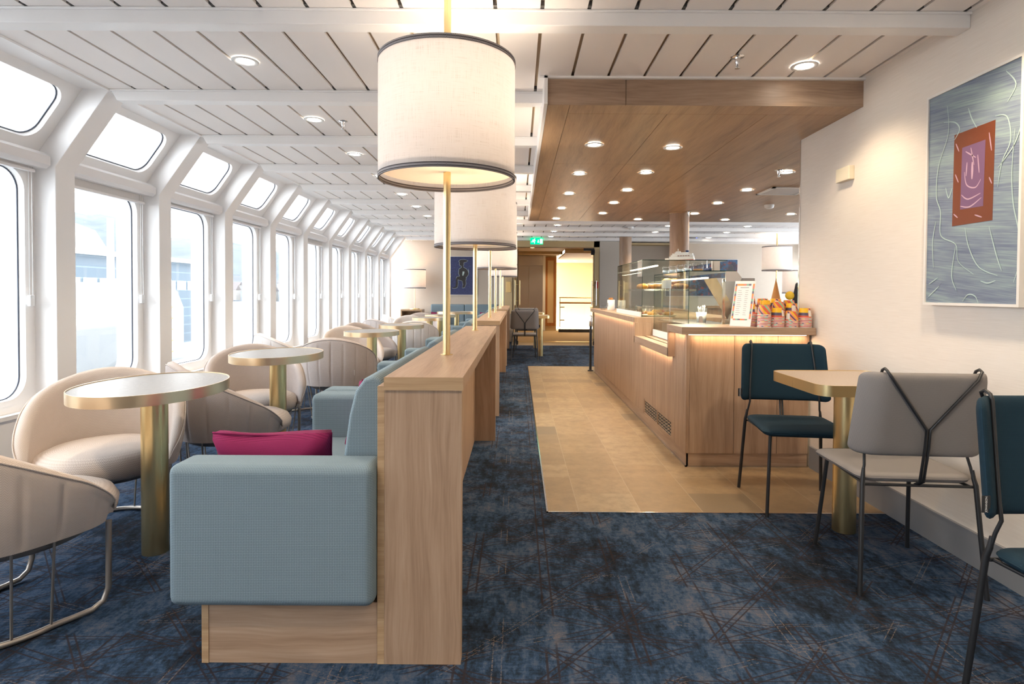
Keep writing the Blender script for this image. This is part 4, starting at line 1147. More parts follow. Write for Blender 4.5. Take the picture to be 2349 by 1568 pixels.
# ================================================================== sofas
def make_sofa():
    t = thing('sofa', '', 'sofa', (0, 0, 0))
    L = 1.45; xb = .0; xf = -.655                 # back plane at x 0, front at -.64, length along +y
    MB().box(-.545, -.001, .045, L - .045, 0, .20).build('plinth', 'oak_level', t)
    MB().box(-.567, -.545, .043, L - .043, 0, .20).build('plinth_edge', 'edge_band', t)
    for y in (0.0, L - .155):
        MB().box(xf, -.002, y, y + .155, .20, .652).build('arm', 'teal_weave', t, bevel=.03, bseg=4)
    MB().box(xf - .05, -.12, .157, L - .157, .20, .435).build('seat_cushion', 'teal_weave', t, bevel=.045, bseg=5)
    prof = [(-.185, .40), (-.15, .60), (-.125, .78), (-.105, .862), (-.075, .905), (-.04, .918), (-.012, .90), (-.003, .86), (-.003, .40)]
    MB().prism(prof, .157, L - .157, 'y').build('backrest', 'teal_weave', t, bevel=.014, bseg=3)
    return t
sf = make_sofa()
SX = DX0 - .023
snames = ['nearest teal two-seat sofa, its arm facing the camera, magenta cushions on it', 'second teal sofa from the camera, backed onto the nearest divider', 'third teal sofa, first on the middle divider', 'fourth teal sofa, second on the middle divider',
          'fifth teal sofa, first on the farthest divider', 'sixth teal sofa, last before the end wall']
for k, y in enumerate((1.835, 3.30, 5.70, 7.17, 9.70, 11.17)):
    if k == 0: sf.location = (SX, y, 0); sf['label'] = snames[0]; sf['group'] = 'teal sofas along the divider'
    else: dup(sf, (SX, y, 0), 0, snames[k], 'teal sofas along the divider')
# sofa against the end wall
t = thing('sofa', 'long grey-teal sofa against the end wall under the navy painting', 'sofa', (-1.28, 14.48, 0), group=None)
MB().box(-.82, .82, -.72, -.02, .18, .43).build('seat_cushion', 'teal_weave', t, bevel=.04, bseg=4)
for x0, x1 in ((-.84, -.02), (-.015, .80)): MB().box(x0, x1, -.16, -.003, .40, .92).build('backrest', 'teal_weave', t, bevel=.03, bseg=4)
MB().box(-.78, .78, -.66, -.04, 0, .18).build('plinth', 'oak_level', t)

# ================================================================== padded shapes
def pad(outline, P, thick, rings=(0, .3, .55, .75, .88, .95, .985, 1.0), power=7, mb=None):
    """outline: 2-D loop; P(a, b, t) maps to 3-D, t is the offset through the thickness."""
    m = mb or MB(); n = len(outline)
    cx = sum(p[0] for p in outline) / n; cy = sum(p[1] for p in outline) / n
    for sgn in (1, -1):
        vs, uv2 = [], []
        for s_ in rings:
            tt = thick / 2 * max(0.0, 1 - s_ ** power) ** .5
            for a, b in outline:
                q = (cx + (a - cx) * s_, cy + (b - cy) * s_)
                vs.append(P(q[0], q[1], sgn * tt)); uv2.append(q)
        fs, uvs = [], []
        for r_ in range(len(rings) - 1):
            for i in range(n):
                q = [r_ * n + i, r_ * n + (i + 1) % n, (r_ + 1) * n + (i + 1) % n, (r_ + 1) * n + i]
                if rings[r_] == 0: q = [0, (r_ + 1) * n + (i + 1) % n, (r_ + 1) * n + i]
                if sgn < 0: q = q[::-1]
                fs.append(q); uvs.append([uv2[k] for k in q])
        m.add(vs, fs, uvs)
    return m
def pillow(name, label, loc, rot, w, h, th, group):
    out = []
    N = 40
    for i in range(N):
        a = 2 * PI * i / N
        c, s_ = math.cos(a), math.sin(a)
        k = 1 / max(abs(c), abs(s_))
        x, y = c * k, s_ * k
        pinch = 1 - .07 * (1 - min(abs(x), abs(y)) ** 2)
        out.append((x * w / 2 * (pinch if abs(x) > .999 else 1), y * h / 2 * (pinch if abs(y) > .999 else 1)))
    f = lambda a, b, t_: (a, t_ * (1 + .12 * math.sin(a * 17) * math.cos(b * 13)), b + .006 * math.sin(a * 14))
    o = pad(out, f, th, rings=(0, .2, .4, .6, .75, .87, .95, 1.0), power=2.6).build(name, 'magenta_cloth', smooth=True, loc=loc)
    o.rotation_euler = rot
    sm = MB().tube([(x, .0, y) for x, y in out], .004, 5, closed=True).build('seam', 'magenta_cloth', o, smooth=True)
    return tag(o, label, 'cushion', group)
G_ = 'magenta cushions on the nearest sofa'
pillow('cushion', 'magenta cushion leaning on the near arm of the nearest sofa', (-.865, 2.12, .565), (math.radians(20), 0, 0), .42, .29, .17, G_)
pillow('cushion', 'magenta cushion leaning against the back of the nearest sofa, towards its far arm', (-.70, 2.98, .60), (math.radians(12), math.radians(6), math.radians(62)), .36, .33, .13, G_)
pillow('cushion', 'magenta cushion at the left end of the sofa by the end wall', (-1.88, 14.13, .58), (math.radians(-15), 0, 0), .42, .32, .13, 'magenta cushions on the end wall sofa')
pillow('cushion', 'magenta cushion at the right end of the sofa by the end wall', (-.72, 14.13, .58), (math.radians(-15), 0, math.radians(5)), .38, .32, .13, 'magenta cushions on the end wall sofa')

# ================================================================== round lounge tables
def make_table(rx=.29, ry=.385, h=.78):
    t = thing('lounge_table', '', 'table', (0, 0, 0))
    MB().lathe([(0, h - .004), (1.0, h - .004)], seg=72, sx=rx - .004, sy=ry - .004).build('tabletop', 'table_stone', t)
    m = MB(); N = 72
    def el(k, z): return [((rx + k) * math.cos(2 * PI * i / N), (ry + k) * math.sin(2 * PI * i / N), z) for i in range(N)]
    loops = [el(-.006, h - .048), el(0, h - .048), el(0, h), el(-.004, h), el(-.004, h - .006)]
    vs = [p for l in loops for p in l]; fs = []; uv = []
    for r_ in range(4):
        for i in range(N):
            q = [r_ * N + i, r_ * N + (i + 1) % N, (r_ + 1) * N + (i + 1) % N, (r_ + 1) * N + i]
            fs.append(q); uv.append([(2.1 * (i + d) / N, vs[k][2]) for d, k in zip((0, 1, 1, 0), q)])
    m.add(vs, fs, uv).build('rim', 'brass_rim', t, smooth='auto')
    MB().lathe([(0, h - .047), (1.0, h - .047)], seg=48, sx=rx - .005, sy=ry - .005).build('underside', 'gap_dark', t)
    MB().lathe([(.055, 0), (.055, h - .048)], seg=40).build('pedestal', 'brass', t, smooth=True)
    return t
tb0 = make_table()
tl = ['nearest oval brass-rimmed table by the teal sofa, pedestal closest to the camera', 'second oval brass-rimmed table along the windows', 'third oval brass-rimmed table along the windows', 'fourth oval brass-rimmed table along the windows',
      'fifth oval brass-rimmed table along the windows', 'sixth oval brass-rimmed table along the windows']
for k, (x, y) in enumerate(((-1.665, 2.69), (-1.665, 4.08), (-1.60, 6.45), (-1.53, 7.75), (-1.50, 10.0), (-1.49, 11.3))):
    if k == 0: tb0.location = (x, y, 0); tb0['label'] = tl[0]; tb0['group'] = 'oval tables along the windows'
    else: dup(tb0, (x, y, 0), 0, tl[k], 'oval tables along the windows')
t = make_table(.44, .36, .78); t.location = (-1.36, 13.1, 0); t['label'] = 'wide oval brass-rimmed table in front of the end wall sofa'

# ================================================================== tub armchairs
def make_armchair(fab, fin):
    t = thing('armchair', '', 'armchair', (0, 0, 0))
    PH = math.radians(130); RX, RY = .35, .335
    def plan(phi, k):
        ex = 2.35
        s_, c_ = math.sin(phi), -math.cos(phi)
        rr = (abs(s_ / RX) ** ex + abs(c_ / (RY if c_ < 0 else .425)) ** ex) ** (-1 / ex)
        return (rr + k) * s_, (rr + k) * c_
    def top(phi):
        a = abs(phi) / PH
        h = .785 - .19 * (1 - math.cos(phi)); q = max(0, (a - .80) / .20)
        return h - (h - .375) * (1 - math.sqrt(max(0, 1 - q * q)))
    ZB = .335; TH = .062
    NV = 24
    def surf(u_, v_):
        phi = (u_ * 2 - 1) * PH; h = top(phi)
        sT = math.sqrt(max(.004, 1 - max(0, (abs(phi) / PH - .86) / .14) ** 2)); T_ = TH * sT; rh = .035 * sT; inn = -(TH - T_) / 2
        groove = .010 * (1 - min(1, abs(math.sin(phi * 180 / PI / 19.0 * PI)) * 2.6) ** .6) if v_ < .42 else 0
        if v_ <= .45:
            q = v_ / .45; z = ZB + (h - rh - ZB) * q
            k = inn - .034 * (1 - min(1, (z - ZB) / .20)) ** 1.8 - groove * sT * min(1, q * 8, (1 - q) * 9 + .3)
        elif v_ <= .62:
            a = (v_ - .45) / .17 * PI; z = h - rh + rh * math.sin(a); k = inn - (T_ / 2) + (T_ / 2) * math.cos(a)
        else:
            q = (v_ - .62) / .38; z = (h - rh) + (min(.36, h - rh - .001) - (h - rh)) * q; k = inn - T_ - .03 * sT * q ** 2
        x, y = plan(phi, k)
        return (x, y, z)
    m = MB()
    m.grid(surf, 200, NV, uvfn=lambda a, b: ((a * 2 - 1) * PH * .36, b * 1.05), flip=True)
    sh_ = m.build('shell', fab, t, smooth=True)
    m = MB()
    pp = []
    for i in range(81):
        x, y, z = surf(i / 80, .475); pp.append((x * 1.004, y * 1.004, z + .001))
    m.tube(pp, .0035, 5).build('piping', fab, sh_, smooth=True)
    m = MB().lathe([(0, .447), (.16, .446), (.24, .436), (.285, .415), (.305, .38), (.300, .345), (.27, .32), (.20, .312)][::-1], c=(0, .06, 0), seg=56, sx=.95, sy=1.02)
    m.build('seat_cushion', fin, t, smooth=True)
    MB().lathe([(.18, .285), (.245, .290), (.27, .31), (.275, .338)], c=(0, .02, 0), seg=40, cap0=True).build('under_shell', 'under_fabric', t, smooth=True)
    # wire base: open floor loop rising to two front legs, thin rods behind
    L = []
    for a in [math.radians(d) for d in range(-98, 99, 7)]:
        L.append((.245 * math.sin(a), -.27 * math.cos(a) + .01, .0115))
    fr = [(-.275, .215, .335), (-.270, .215, .08), (-.266, .20, .035), (-.258, .165, .014), (-.25, .11, .0115)]
    bk = [(-p[0], p[1], p[2]) for p in fr][::-1]
    MB().tube(fr + L + bk, .0105, 10).build('floor_loop', 'taupe_metal', t, smooth=True)
    for d in range(-96, 97, 24):
        a = math.radians(d)
        x0, y0 = .245 * math.sin(a), -.27 * math.cos(a) + .01
        x1, y1 = plan(a, -.062)
        MB().tube([(x0, y0, .014), (x1, y1, .34)], .0048, 6).build('rod', 'taupe_metal', t, smooth=True)
    MB().box(-.001, .001, -.004, .004, 0, .05).build('care_tag', 'white_plastic', t, loc=(.205, -.30, .44))
    return t
arm_protos = {}
acs = [  # x, y, facing angle of local +Y (degrees, 0 = away from the camera), lit or shaded tone of the fabric, label
    (-1.88, 2.13, -26, 'a', 'nearest herringbone armchair, cut by the left edge, seen from its side'),
    (-2.07, 2.95, 209, 'a', 'large beige herringbone armchair facing the camera beside the nearest table'),
    (-1.80, 3.66, -50, 'b', 'shade-toned herringbone armchair seen from its side between the two nearest tables'),
    (-1.98, 4.44, 211, 'b', 'shade-toned armchair facing the camera behind the second table'),
    (-2.36, 6.10, -46, 'c', 'lit-toned armchair by the window behind the second table, turned away'),
    (-1.72, 5.66, 4, 'b', 'shade-toned channel-backed armchair with its rounded back towards the camera'),
    (-1.98, 7.05, 212, 'd', 'cream armchair facing the camera behind the third table'),
    (-2.00, 7.98, 240, 'b', 'shade-toned armchair beyond the cream one, facing the fourth table'),
    (-1.56, 9.00, 5, 'c', 'lit-toned channel-backed armchair turned away near the fourth table'),
    (-2.12, 9.45, -30, 'b', 'shade-toned armchair by the window beyond the fourth table'),
    (-1.90, 10.55, 200, 'c', 'lit-toned armchair facing the camera by the fifth table'),
    (-1.95, 12.00, 195, 'b', 'shade-toned armchair by the sixth table near the far lamp'),
    (-2.25, 11.25, -60, 'c', 'lit-toned armchair against the far windows')]
fabs = {'a': ('herringbone_beige', 'herringbone_beige'), 'b': ('herringbone_shaded', 'herringbone_beige'), 'c': ('herringbone_lit', 'herringbone_lit'), 'd': ('herringbone_beige', 'herringbone_lit')}  # one fabric throughout; lit and shaded looks are carried by its colours
for x, y, d, fk, lb in acs:
    if fk not in arm_protos:
        o = make_armchair(*fabs[fk]); arm_protos[fk] = o
        o.location = (x, y, 0); o.rotation_euler = (0, 0, math.radians(d)); o['label'] = lb; o['group'] = 'tub armchairs along the windows'
    else: dup(arm_protos[fk], (x, y, 0), math.radians(d), lb, 'tub armchairs along the windows')

# ================================================================== slim padded chairs
def make_chair(fab):
    t = thing('dining_chair', '', 'chair', (0, 0, 0))
    zb, zt = .558, .898
    def BP(x, z, th):
        ax = abs(x)
        wing = .075 * (max(0, ax - .165) / .08) ** 1.5
        y = -.225 - (z - zb) * .18 + wing
        nx = -.6 * (1 if x > 0 else -1) * min(1, max(0, ax - .165) / .05)
        return (x * (1.0 + .075 * (zt - z) / .34) + nx * th, y + th * (1 - abs(nx) * .4), z + th * .25)
    out = rrect(-.240, .240, zb, zt, .030, 6)
    # add points along the long edges so that the wings can bend
    dense = []
    for i in range(len(out)):
        a, b = out[i], out[(i + 1) % len(out)]
        k = max(1, int(math.dist(a, b) / .03))
        for j in range(k): dense.append((a[0] + (b[0] - a[0]) * j / k, a[1] + (b[1] - a[1]) * j / k))
    bk = pad(dense, BP, .036, rings=(0, .15, .3, .45, .6, .7, .78, .85, .91, .955, .985, 1.0), power=14)
    bo = bk.build('backrest', fab, t, smooth=True)
    seat_out = []
    so = rrect(-.222, .222, -.205, .235, .05, 6)
    pad(so, lambda a, b, th: (a * (1 + .04 * (b > 0)), b, .457 + th - .006 * max(0, (b - .15) / .08)), .042, power=12).build('seat', fab, t, smooth=True)
    MB().tube([(x * (1 + .04 * (y > 0)), y, .458) for x, y in so], .0022, 4, closed=True).build('seam', fab, t, smooth=True)
    # rods over the back and the Y behind it
    m = MB()
    for s_ in (-1, 1):
        fr = lambda x, z, o_: BP(x, z, o_)
        pts = [(s_ * .214, -.205, .468), (s_ * .206, -.20, .51), (s_ * .200, BP(s_ * .195, .56, .026)[1], .553)]
        for z in (.60, .68, .76, .84, .885): pts.append(BP(s_ * (.197 - .02 * (z - .56) / .35), z, .0235))
        tp = BP(s_ * .176, .898, 0)
        pts += [(tp[0], tp[1] + .018, .906), (tp[0], tp[1], .914), (tp[0], tp[1] - .016, .907)]
        for q in (.1, .4, .7, 1.0):
            z = .898 - (.898 - .672) * q; x = s_ * (.174 * (1 - q) + .007 * q)
            p = BP(x, z, -.0245); pts.append((x, p[1], z))
        pts.append((s_ * .007, -.262, .60)); pts.append((s_ * .007, -.232, .455)); pts.append((s_ * .007, -.20, .435))
        m.tube(pts, .0058, 7)
    m.build('back_frame', 'black_metal', t, smooth=True)
    for s_ in (-1, 1):
        MB().tube([(s_ * .211, -.205, .50), (s_ * .214, -.207, .468), (s_ * .219, -.214, .44), (s_ * .242, -.256, 0.0)], [.006, .0085, .0095, .0095], 10).build('leg', 'black_metal', t, smooth=True)
    for s_ in (-1, 1):
        MB().tube([(s_ * .185, .175, .438), (s_ * .212, .228, 0.0)], .0092, 10).build('leg', 'black_metal', t, smooth=True)
    MB().tube([(-.216, -.205, .432), (.216, -.205, .432)], .006, 7).tube([(-.205, -.20, .432), (-.185, .18, .432), (.185, .18, .432), (.205, -.20, .432)], .006, 7).build('seat_frame', 'black_metal', t, smooth=True)
    tg = MB().box(.0, .024, -.001, .001, 0, .048).build('fabric_tag', 'black_metal', t, loc=(.252, BP(.240, .6, 0)[1], .585))
    put_mesh('tag_lettering', TAGTXT.copy(), 'white_plastic', tg, (.012, .0014, .024), (PI / 2, -PI / 2, PI))
    return t
TAGTXT = text_mesh('JOHANSON', .0085)
cA = make_chair('petrol_wool'); cA.location = (1.590, 3.355, 0); cA.rotation_euler = (0, 0, math.radians(180 - 7)); cA['label'] = 'petrol blue padded chair facing the camera behind the brass-edged table'; cA['group'] = 'petrol blue chairs'
cC = dup(cA, (1.60, 1.50, 0), math.radians(180 + 1), 'petrol blue padded chair cut by the right edge, nearest to the camera', 'petrol blue chairs')
cB = make_chair('grey_wool'); cB.location = (1.635, 2.57, 0); cB.rotation_euler = (0, 0, math.radians(-4)); cB['label'] = 'grey padded chair with a black Y rod, seen from behind at the brass-edged table'; cB['group'] = 'grey padded chairs'
dup(cB, (.125, 10.72, 0), 0, 'grey padded chair with a Y rod far down the aisle beside the divider', 'grey padded chairs')
dup(cB, (.175, 12.35, 0), 0, 'grey padded chair behind the other one far down the aisle', 'grey padded chairs')

# ================================================================== square brass-edged tables
def square_table(x0, x1, y0, y1, ped, label, rot=0):
    t = thing('brass_edged_table', label, 'table', ((x0 + x1) / 2, (y0 + y1) / 2, 0), group='square brass-edged tables')
    h = .782
    out = rrect(x0, x1, y0, y1, .075, 8)
    n = len(out)
    cx, cy = (x0 + x1) / 2, (y0 + y1) / 2
    MB().prism([(cx + (x - cx) * .99, cy + (y - cy) * .99) for x, y in out], h - .02, h - .003).build('tabletop', 'table_laminate', t, world=True)
    def off(k): return [(cx + (x - cx) * (1 + k), cy + (y - cy) * (1 + k)) for x, y in out]
    m = MB(); loops = [(off(-.012), h - .052), (off(0), h - .052), (off(0), h), (off(-.012), h), (off(-.012), h - .052)]
    vs = [(x, y, z) for l, z in loops for x, y in l]
    fs = []; uv = []
    per = [0]
    for i in range(n): per.append(per[-1] + math.dist(out[i], out[(i + 1) % n]))
    for r_ in range(4):
        for i in range(n):
            q = [r_ * n + i, r_ * n + (i + 1) % n, (r_ + 1) * n + (i + 1) % n, (r_ + 1) * n + i]; fs.append(q)
            uv.append([(per[i + d], vs[k][2]) for d, k in zip((0, 1, 1, 0), q)])
    m.add(vs, fs, uv).build('rim', 'brass', t, world=True, smooth='auto')
    MB().prism(off(-.012), h - .05, h - .045).build('underside', 'gap_dark', t, world=True)
    MB().lathe([(.055, 0), (.055, h - .05)], c=(ped[0], ped[1], 0), seg=40).build('pedestal', 'brass', t, world=True, smooth=True)
    return t
square_table(1.40, 1.96, 2.70, 3.27, (1.67, 2.98), 'square brass-edged table between the petrol and the grey chair by the right wall')
square_table(.02, .60, 11.0, 11.55, (.43, 11.25), 'square brass-edged table far down the aisle, the nearer of two')
square_table(.02, .58, 12.62, 13.15, (.40, 12.9), 'square brass-edged table far down the aisle, behind the first')

# ================================================================== paintings
t = thing('painting', 'large blue-green abstract painting with an orange framed panel, on the right wall', 'painting', (WX, 2.345, 1.155))
Wd, Hd = .555, 1.01
MB().box(-.038, -.006, .012, Wd - .012, .012, Hd - .012).build('canvas', 'blue_green_canvas', t)
m = MB().box(-.045, 0, 0, .012, 0, Hd).box(-.045, 0, Wd - .012, Wd, 0, Hd).box(-.045, 0, .012, Wd - .012, 0, .012).box(-.045, 0, .012, Wd - .012, Hd - .012, Hd)
m.build('picture_frame', 'frame_white', t)
# painted panel and strokes lie on the canvas; a runs leftwards along the wall as seen (towards the far end), b up
def pc(a, b): return (-.0385, Wd - .012 - a, b)          # a: 0 at the far (left) edge
def flat(poly, name, mat, lift=0.0):
    vs = [(-.0385 - lift, Wd - .012 - a, b) for a, b in poly] + [(-.038, Wd - .012 - a, b) for a, b in poly]; n = len(poly)
    return MB().add(vs, [tuple(range(n)), tuple(range(n, 2 * n))[::-1]] + [(i, n + i, n + (i + 1) % n, (i + 1) % n) for i in range(n)]).build(name, mat, t)
flat([(.165, .365), (.395, .365), (.400, .785), (.168, .782)], 'orange_panel', 'orange_paint', .0004)
flat([(.213, .435), (.345, .432), (.350, .715), (.218, .712)], 'violet_panel', 'violet_paint', .0009)
def stroke(m, pts, w_, lift=.0012):
    P_ = []
    for i in range(len(pts) - 1):
        p0, p1, p2, p3 = pts[max(i - 1, 0)], pts[i], pts[i + 1], pts[min(i + 2, len(pts) - 1)]
        for k in range(6):
            q = k / 6
            P_.append(tuple(.5 * ((2 * p1[j]) + (-p0[j] + p2[j]) * q + (2 * p0[j] - 5 * p1[j] + 4 * p2[j] - p3[j]) * q * q + (-p0[j] + 3 * p1[j] - 3 * p2[j] + p3[j]) * q ** 3) for j in (0, 1)))
    P_.append(pts[-1]); n = len(P_); vs = []
    for i, p in enumerate(P_):
        d = Vector((P_[min(i + 1, n - 1)][0] - P_[max(i - 1, 0)][0], P_[min(i + 1, n - 1)][1] - P_[max(i - 1, 0)][1])).normalized()
        k = w_ / 2 * (.35 + .65 * math.sin(PI * (i + .5) / n))
        for s_ in (-1, 1): vs.append((-.0385 - lift, Wd - .012 - (p[0] - d.y * k * s_), p[1] + d.x * k * s_))
    m.add(vs, [(2 * i, 2 * i + 1, 2 * i + 3, 2 * i + 2) for i in range(n - 1)])
m = MB()
for pts in ([(.12, .93), (.13, .80), (.07, .66), (.06, .52), (.09, .44), (.095, .33), (.19, .28), (.21, .20), (.30, .14)], [(.10, .86), (.17, .84), (.20, .80), (.17, .76)], [(.245, .35), (.27, .26), (.33, .17), (.43, .13)],
            [(.40, .80), (.46, .78), (.48, .68), (.44, .60), (.42, .50)], [(.54, .76), (.50, .66), (.42, .58)], [(.50, .72), (.49, .55), (.50, .42), (.53, .30), (.54, .20), (.51, .10)], [(.38, .34), (.42, .22), (.45, .15)],
            [(.06, .40), (.04, .30), (.05, .18)], [(.19, .27), (.17, .14), (.20, .07)], [(.24, .02), (.27, .05), (.31, .045), (.33, .015)], [(.02, .04), (.09, .09)], [(.30, .78), (.27, .83), (.25, .88)], [(.45, .97), (.50, .90), (.46, .84)],
            [(.12, .55), (.14, .50), (.16, .54)], [(.02, .10), (.08, .13)], [(.34, .11), (.38, .10), (.42, .11)]):
    stroke(m, pts, .0055)
tag(m.build('brush_strokes', 'pale_stroke', t), kind='stuff')
m = MB()
for pts in ([(.27, .70), (.28, .66), (.29, .62)], [(.235, .60), (.25, .54), (.30, .52), (.33, .55)], [(.22, .50), (.26, .475), (.33, .49)], [(.215, .45), (.27, .44), (.335, .47)], [(.25, .64), (.245, .58)], [(.31, .66), (.32, .58)], [(.24, .69), (.30, .65)],
            [(.18, .74), (.20, .70)], [(.18, .60), (.20, .56)], [(.175, .42), (.20, .40)], [(.37, .74), (.385, .66)], [(.375, .55), (.39, .52)], [(.30, .40), (.34, .385)]):
    stroke(m, pts, .006, .0016)
stroke(m, [(.28, .635), (.281, .60), (.28, .56)], .012, .0018)
tag(m.build('pink_strokes', 'pink_stroke', t), kind='stuff')

t = thing('painting', 'navy painting of a seated dark figure with pale outlines, on the end wall', 'painting', (-1.40, YE, 1.14))
MB().box(-.37, .37, -.03, -.004, .012, .948).build('canvas', 'navy_canvas', t)
MB().box(-.385, -.37, -.038, 0, 0, .96).box(.37, .385, -.038, 0, 0, .96).box(-.37, .37, -.038, 0, 0, .013).box(-.37, .37, -.038, 0, .947, .96).build('picture_frame', 'frame_white', t)
def fig(poly, name, mat, l_=.001):
    vs = [(x, -.0305 - l_, z) for x, z in poly] + [(x, -.030, z) for x, z in poly]; n = len(poly)
    return MB().add(vs, [tuple(range(n)), tuple(range(n, 2 * n))[::-1]] + [(i, n + i, n + (i + 1) % n, (i + 1) % n) for i in range(n)]).build(name, mat, t)
polys = {
 'hat': [(-.045, .855), (.0, .872), (.07, .875), (.145, .860), (.165, .842), (.12, .815), (.06, .800), (-.02, .800), (-.055, .82)],
 'head': [(-.035, .81), (.06, .81), (.068, .76), (.05, .72), (.0, .715), (-.03, .735), (-.045, .765)],
 'neck': [(.012, .73), (.055, .73), (.065, .66), (.01, .66)],
 'torso': [(-.05, .64), (.0, .675), (.08, .675), (.135, .64), (.155, .57), (.14, .49), (.10, .43), (.02, .42), (-.03, .46), (-.06, .54)],
 'arm': [(.125, .65), (.165, .60), (.185, .52), (.14, .45), (.05, .44), (.05, .47), (.12, .49), (.14, .53)],
 'thigh': [(-.10, .455), (.02, .475), (.12, .45), (.125, .38), (.05, .345), (-.04, .37), (-.12, .40)],
 'shin': [(-.12, .43), (-.085, .42), (-.075, .30), (-.085, .20), (-.12, .175), (-.20, .165), (-.21, .185), (-.135, .21), (-.125, .30)],
 'seat': [(.03, .36), (.11, .37), (.12, .28), (.09, .19), (.03, .18), (.05, .26)]}
def poly_mesh(mb, poly, k, l_):
    cx = sum(p[0] for p in poly) / len(poly); cz = sum(p[1] for p in poly) / len(poly)
    q = []
    for x, z in poly:
        d = Vector((x - cx, z - cz)); d = d * (1 + k / max(d.length, .01)); q.append((cx + d.x, cz + d.y))
    vs = [(x, -.0305 - l_, z) for x, z in q] + [(x, -.030, z) for x, z in q]; n = len(q)
    mb.add(vs, [tuple(range(n)), tuple(range(n, 2 * n))[::-1]] + [(i, n + i, n + (i + 1) % n, (i + 1) % n) for i in range(n)])
m = MB()
for k_ in polys: poly_mesh(m, polys[k_], .0065, .0004)
tag(m.build('pale_outline', 'pale_stroke', t), kind='stuff')
m = MB()
for n_2, k_ in enumerate(polys): poly_mesh(m, polys[k_], 0, .0009 + .0001 * n_2)
tag(m.build('dark_figure', 'figure_dark', t), kind='stuff')
m = MB()
poly_mesh(m, [(.04, .585), (.085, .58), (.075, .53), (.045, .47), (.03, .50)], 0, .0022); poly_mesh(m, [(.175, .66), (.19, .60), (.185, .53), (.178, .59)], 0, .0022)
m.build('highlight', 'pale_stroke', t)
t = thing('painting', 'wide dark painting with red and blue shapes on the far wall behind the counter', 'painting', (4.95, YE + .5, 1.16))
MB().box(-1.1, .62, -.035, -.004, 0, .92).build('canvas', 'dark_canvas', t); MB().box(-1.115, -1.1, -.04, 0, -.015, .935).box(.62, .635, -.04, 0, -.015, .935).box(-1.1, .62, -.04, 0, .92, .935).box(-1.1, .62, -.04, 0, -.015, 0).build('picture_frame', 'soft_grey', t)

# ================================================================== exit sign
t = thing('exit_sign', 'green emergency exit sign with a running figure, arrow and door, hung at the far beam', 'sign', (.42, 13.46, 2.315))
MB().box(-.145, .145, -.012, .012, 0, .145).build('sign_box', 'sign_glow_green', t)
MB().box(-.10, -.095, -.003, .003, .145, .166).build('bracket', 'white_plastic', t); MB().box(.095, .10, -.003, .003, .145, .166).build('bracket', 'white_plastic', t)
m = MB()
def sp(poly): 
    vs = [(x, -.0135, z) for x, z in poly] + [(x, -.012, z) for x, z in poly]; n = len(poly)
    m.add(vs, [tuple(range(n)), tuple(range(n, 2 * n))[::-1]] + [(i, n + i, n + (i + 1) % n, (i + 1) % n) for i in range(n)])
sp([(.075, .02), (.13, .02), (.13, .125), (.075, .125)])
sp([(.012, .06), (.028, .06), (.028, .105), (.042, .105), (.042, .06), (.058, .06), (.035, .032)])
sp([(-.045 + .012 * math.cos(a), .118 + .012 * math.sin(a)) for a in [i * PI / 6 for i in range(12)]])
sp([(-.075, .108), (-.05, .104), (-.038, .085), (-.018, .080), (-.020, .072), (-.046, .076), (-.055, .062), (-.040, .045), (-.044, .018), (-.054, .018), (-.053, .042), (-.075, .055), (-.085, .050), (-.128, .050), (-.128, .059), (-.092, .062), (-.070, .082), (-.080, .096), (-.098, .078), (-.106, .084), (-.088, .108)])
m.build('pictogram', 'sign_glow_white', t)

# ================================================================== doorway, hall and lift
t = thing('glass_door', 'open glass door standing edge-on at the right of the doorway, with a long steel handle', 'door', (1.86, 14.44, 0), rz=math.radians(-97))
MB().box(0, .80, -.005, .005, .02, 2.22).build('glass_pane', 'smoke_glass', t)
MB().box(-.02, .80, -.016, .016, 0, .09).build('bottom_fitting', 'black_metal', t); MB().box(-.02, .18, -.016, .016, 2.17, 2.26).build('top_fitting', 'black_metal', t)
m = MB()
for s_ in (-1, 1): m.tube([(.70, s_ * .05, .92), (.70, s_ * .05, 1.50)], .012, 10).tube([(.70, 0, 1.02), (.70, s_ * .05, 1.02)], .006, 6).tube([(.70, 0, 1.40), (.70, s_ * .05, 1.40)], .006, 6)
m.build('handle', 'steel', t, smooth=True)
t = thing('glass_door', 'glass door at the left of the doorway beside the divider, with a brass-fitted handle', 'door', (-.06, 14.44, 0), rz=math.radians(-86))
MB().box(0, .80, -.005, .005, .02, 2.22).build('glass_pane', 'smoke_glass', t)
MB().box(-.02, .80, -.016, .016, 0, .09).build('bottom_fitting', 'black_metal', t)
m = MB()
for s_ in (-1, 1): m.tube([(.70, s_ * .05, .92), (.70, s_ * .05, 1.50)], .012, 10).tube([(.70, 0, 1.02), (.70, s_ * .05, 1.02)], .006, 6).tube([(.70, 0, 1.40), (.70, s_ * .05, 1.40)], .006, 6)
m.build('handle', 'brass', t, smooth=True)
t = thing('door_closer', 'black door patch fitting above the glass door', 'fitting', (1.72, 14.40, 2.245))
MB().box(-.12, .14, -.02, .02, 0, .06).box(.06, .14, -.02, .02, -.10, 0).build('plate', 'black_metal', t)
t = thing('fire_call_point', 'small red call point on the pale jamb right of the doorway', 'call point', (1.93, YE - .032, 1.33))
MB().box(-.03, .03, -.04, 0, 0, .16).build('housing', 'red_paint', t, bevel=.003)
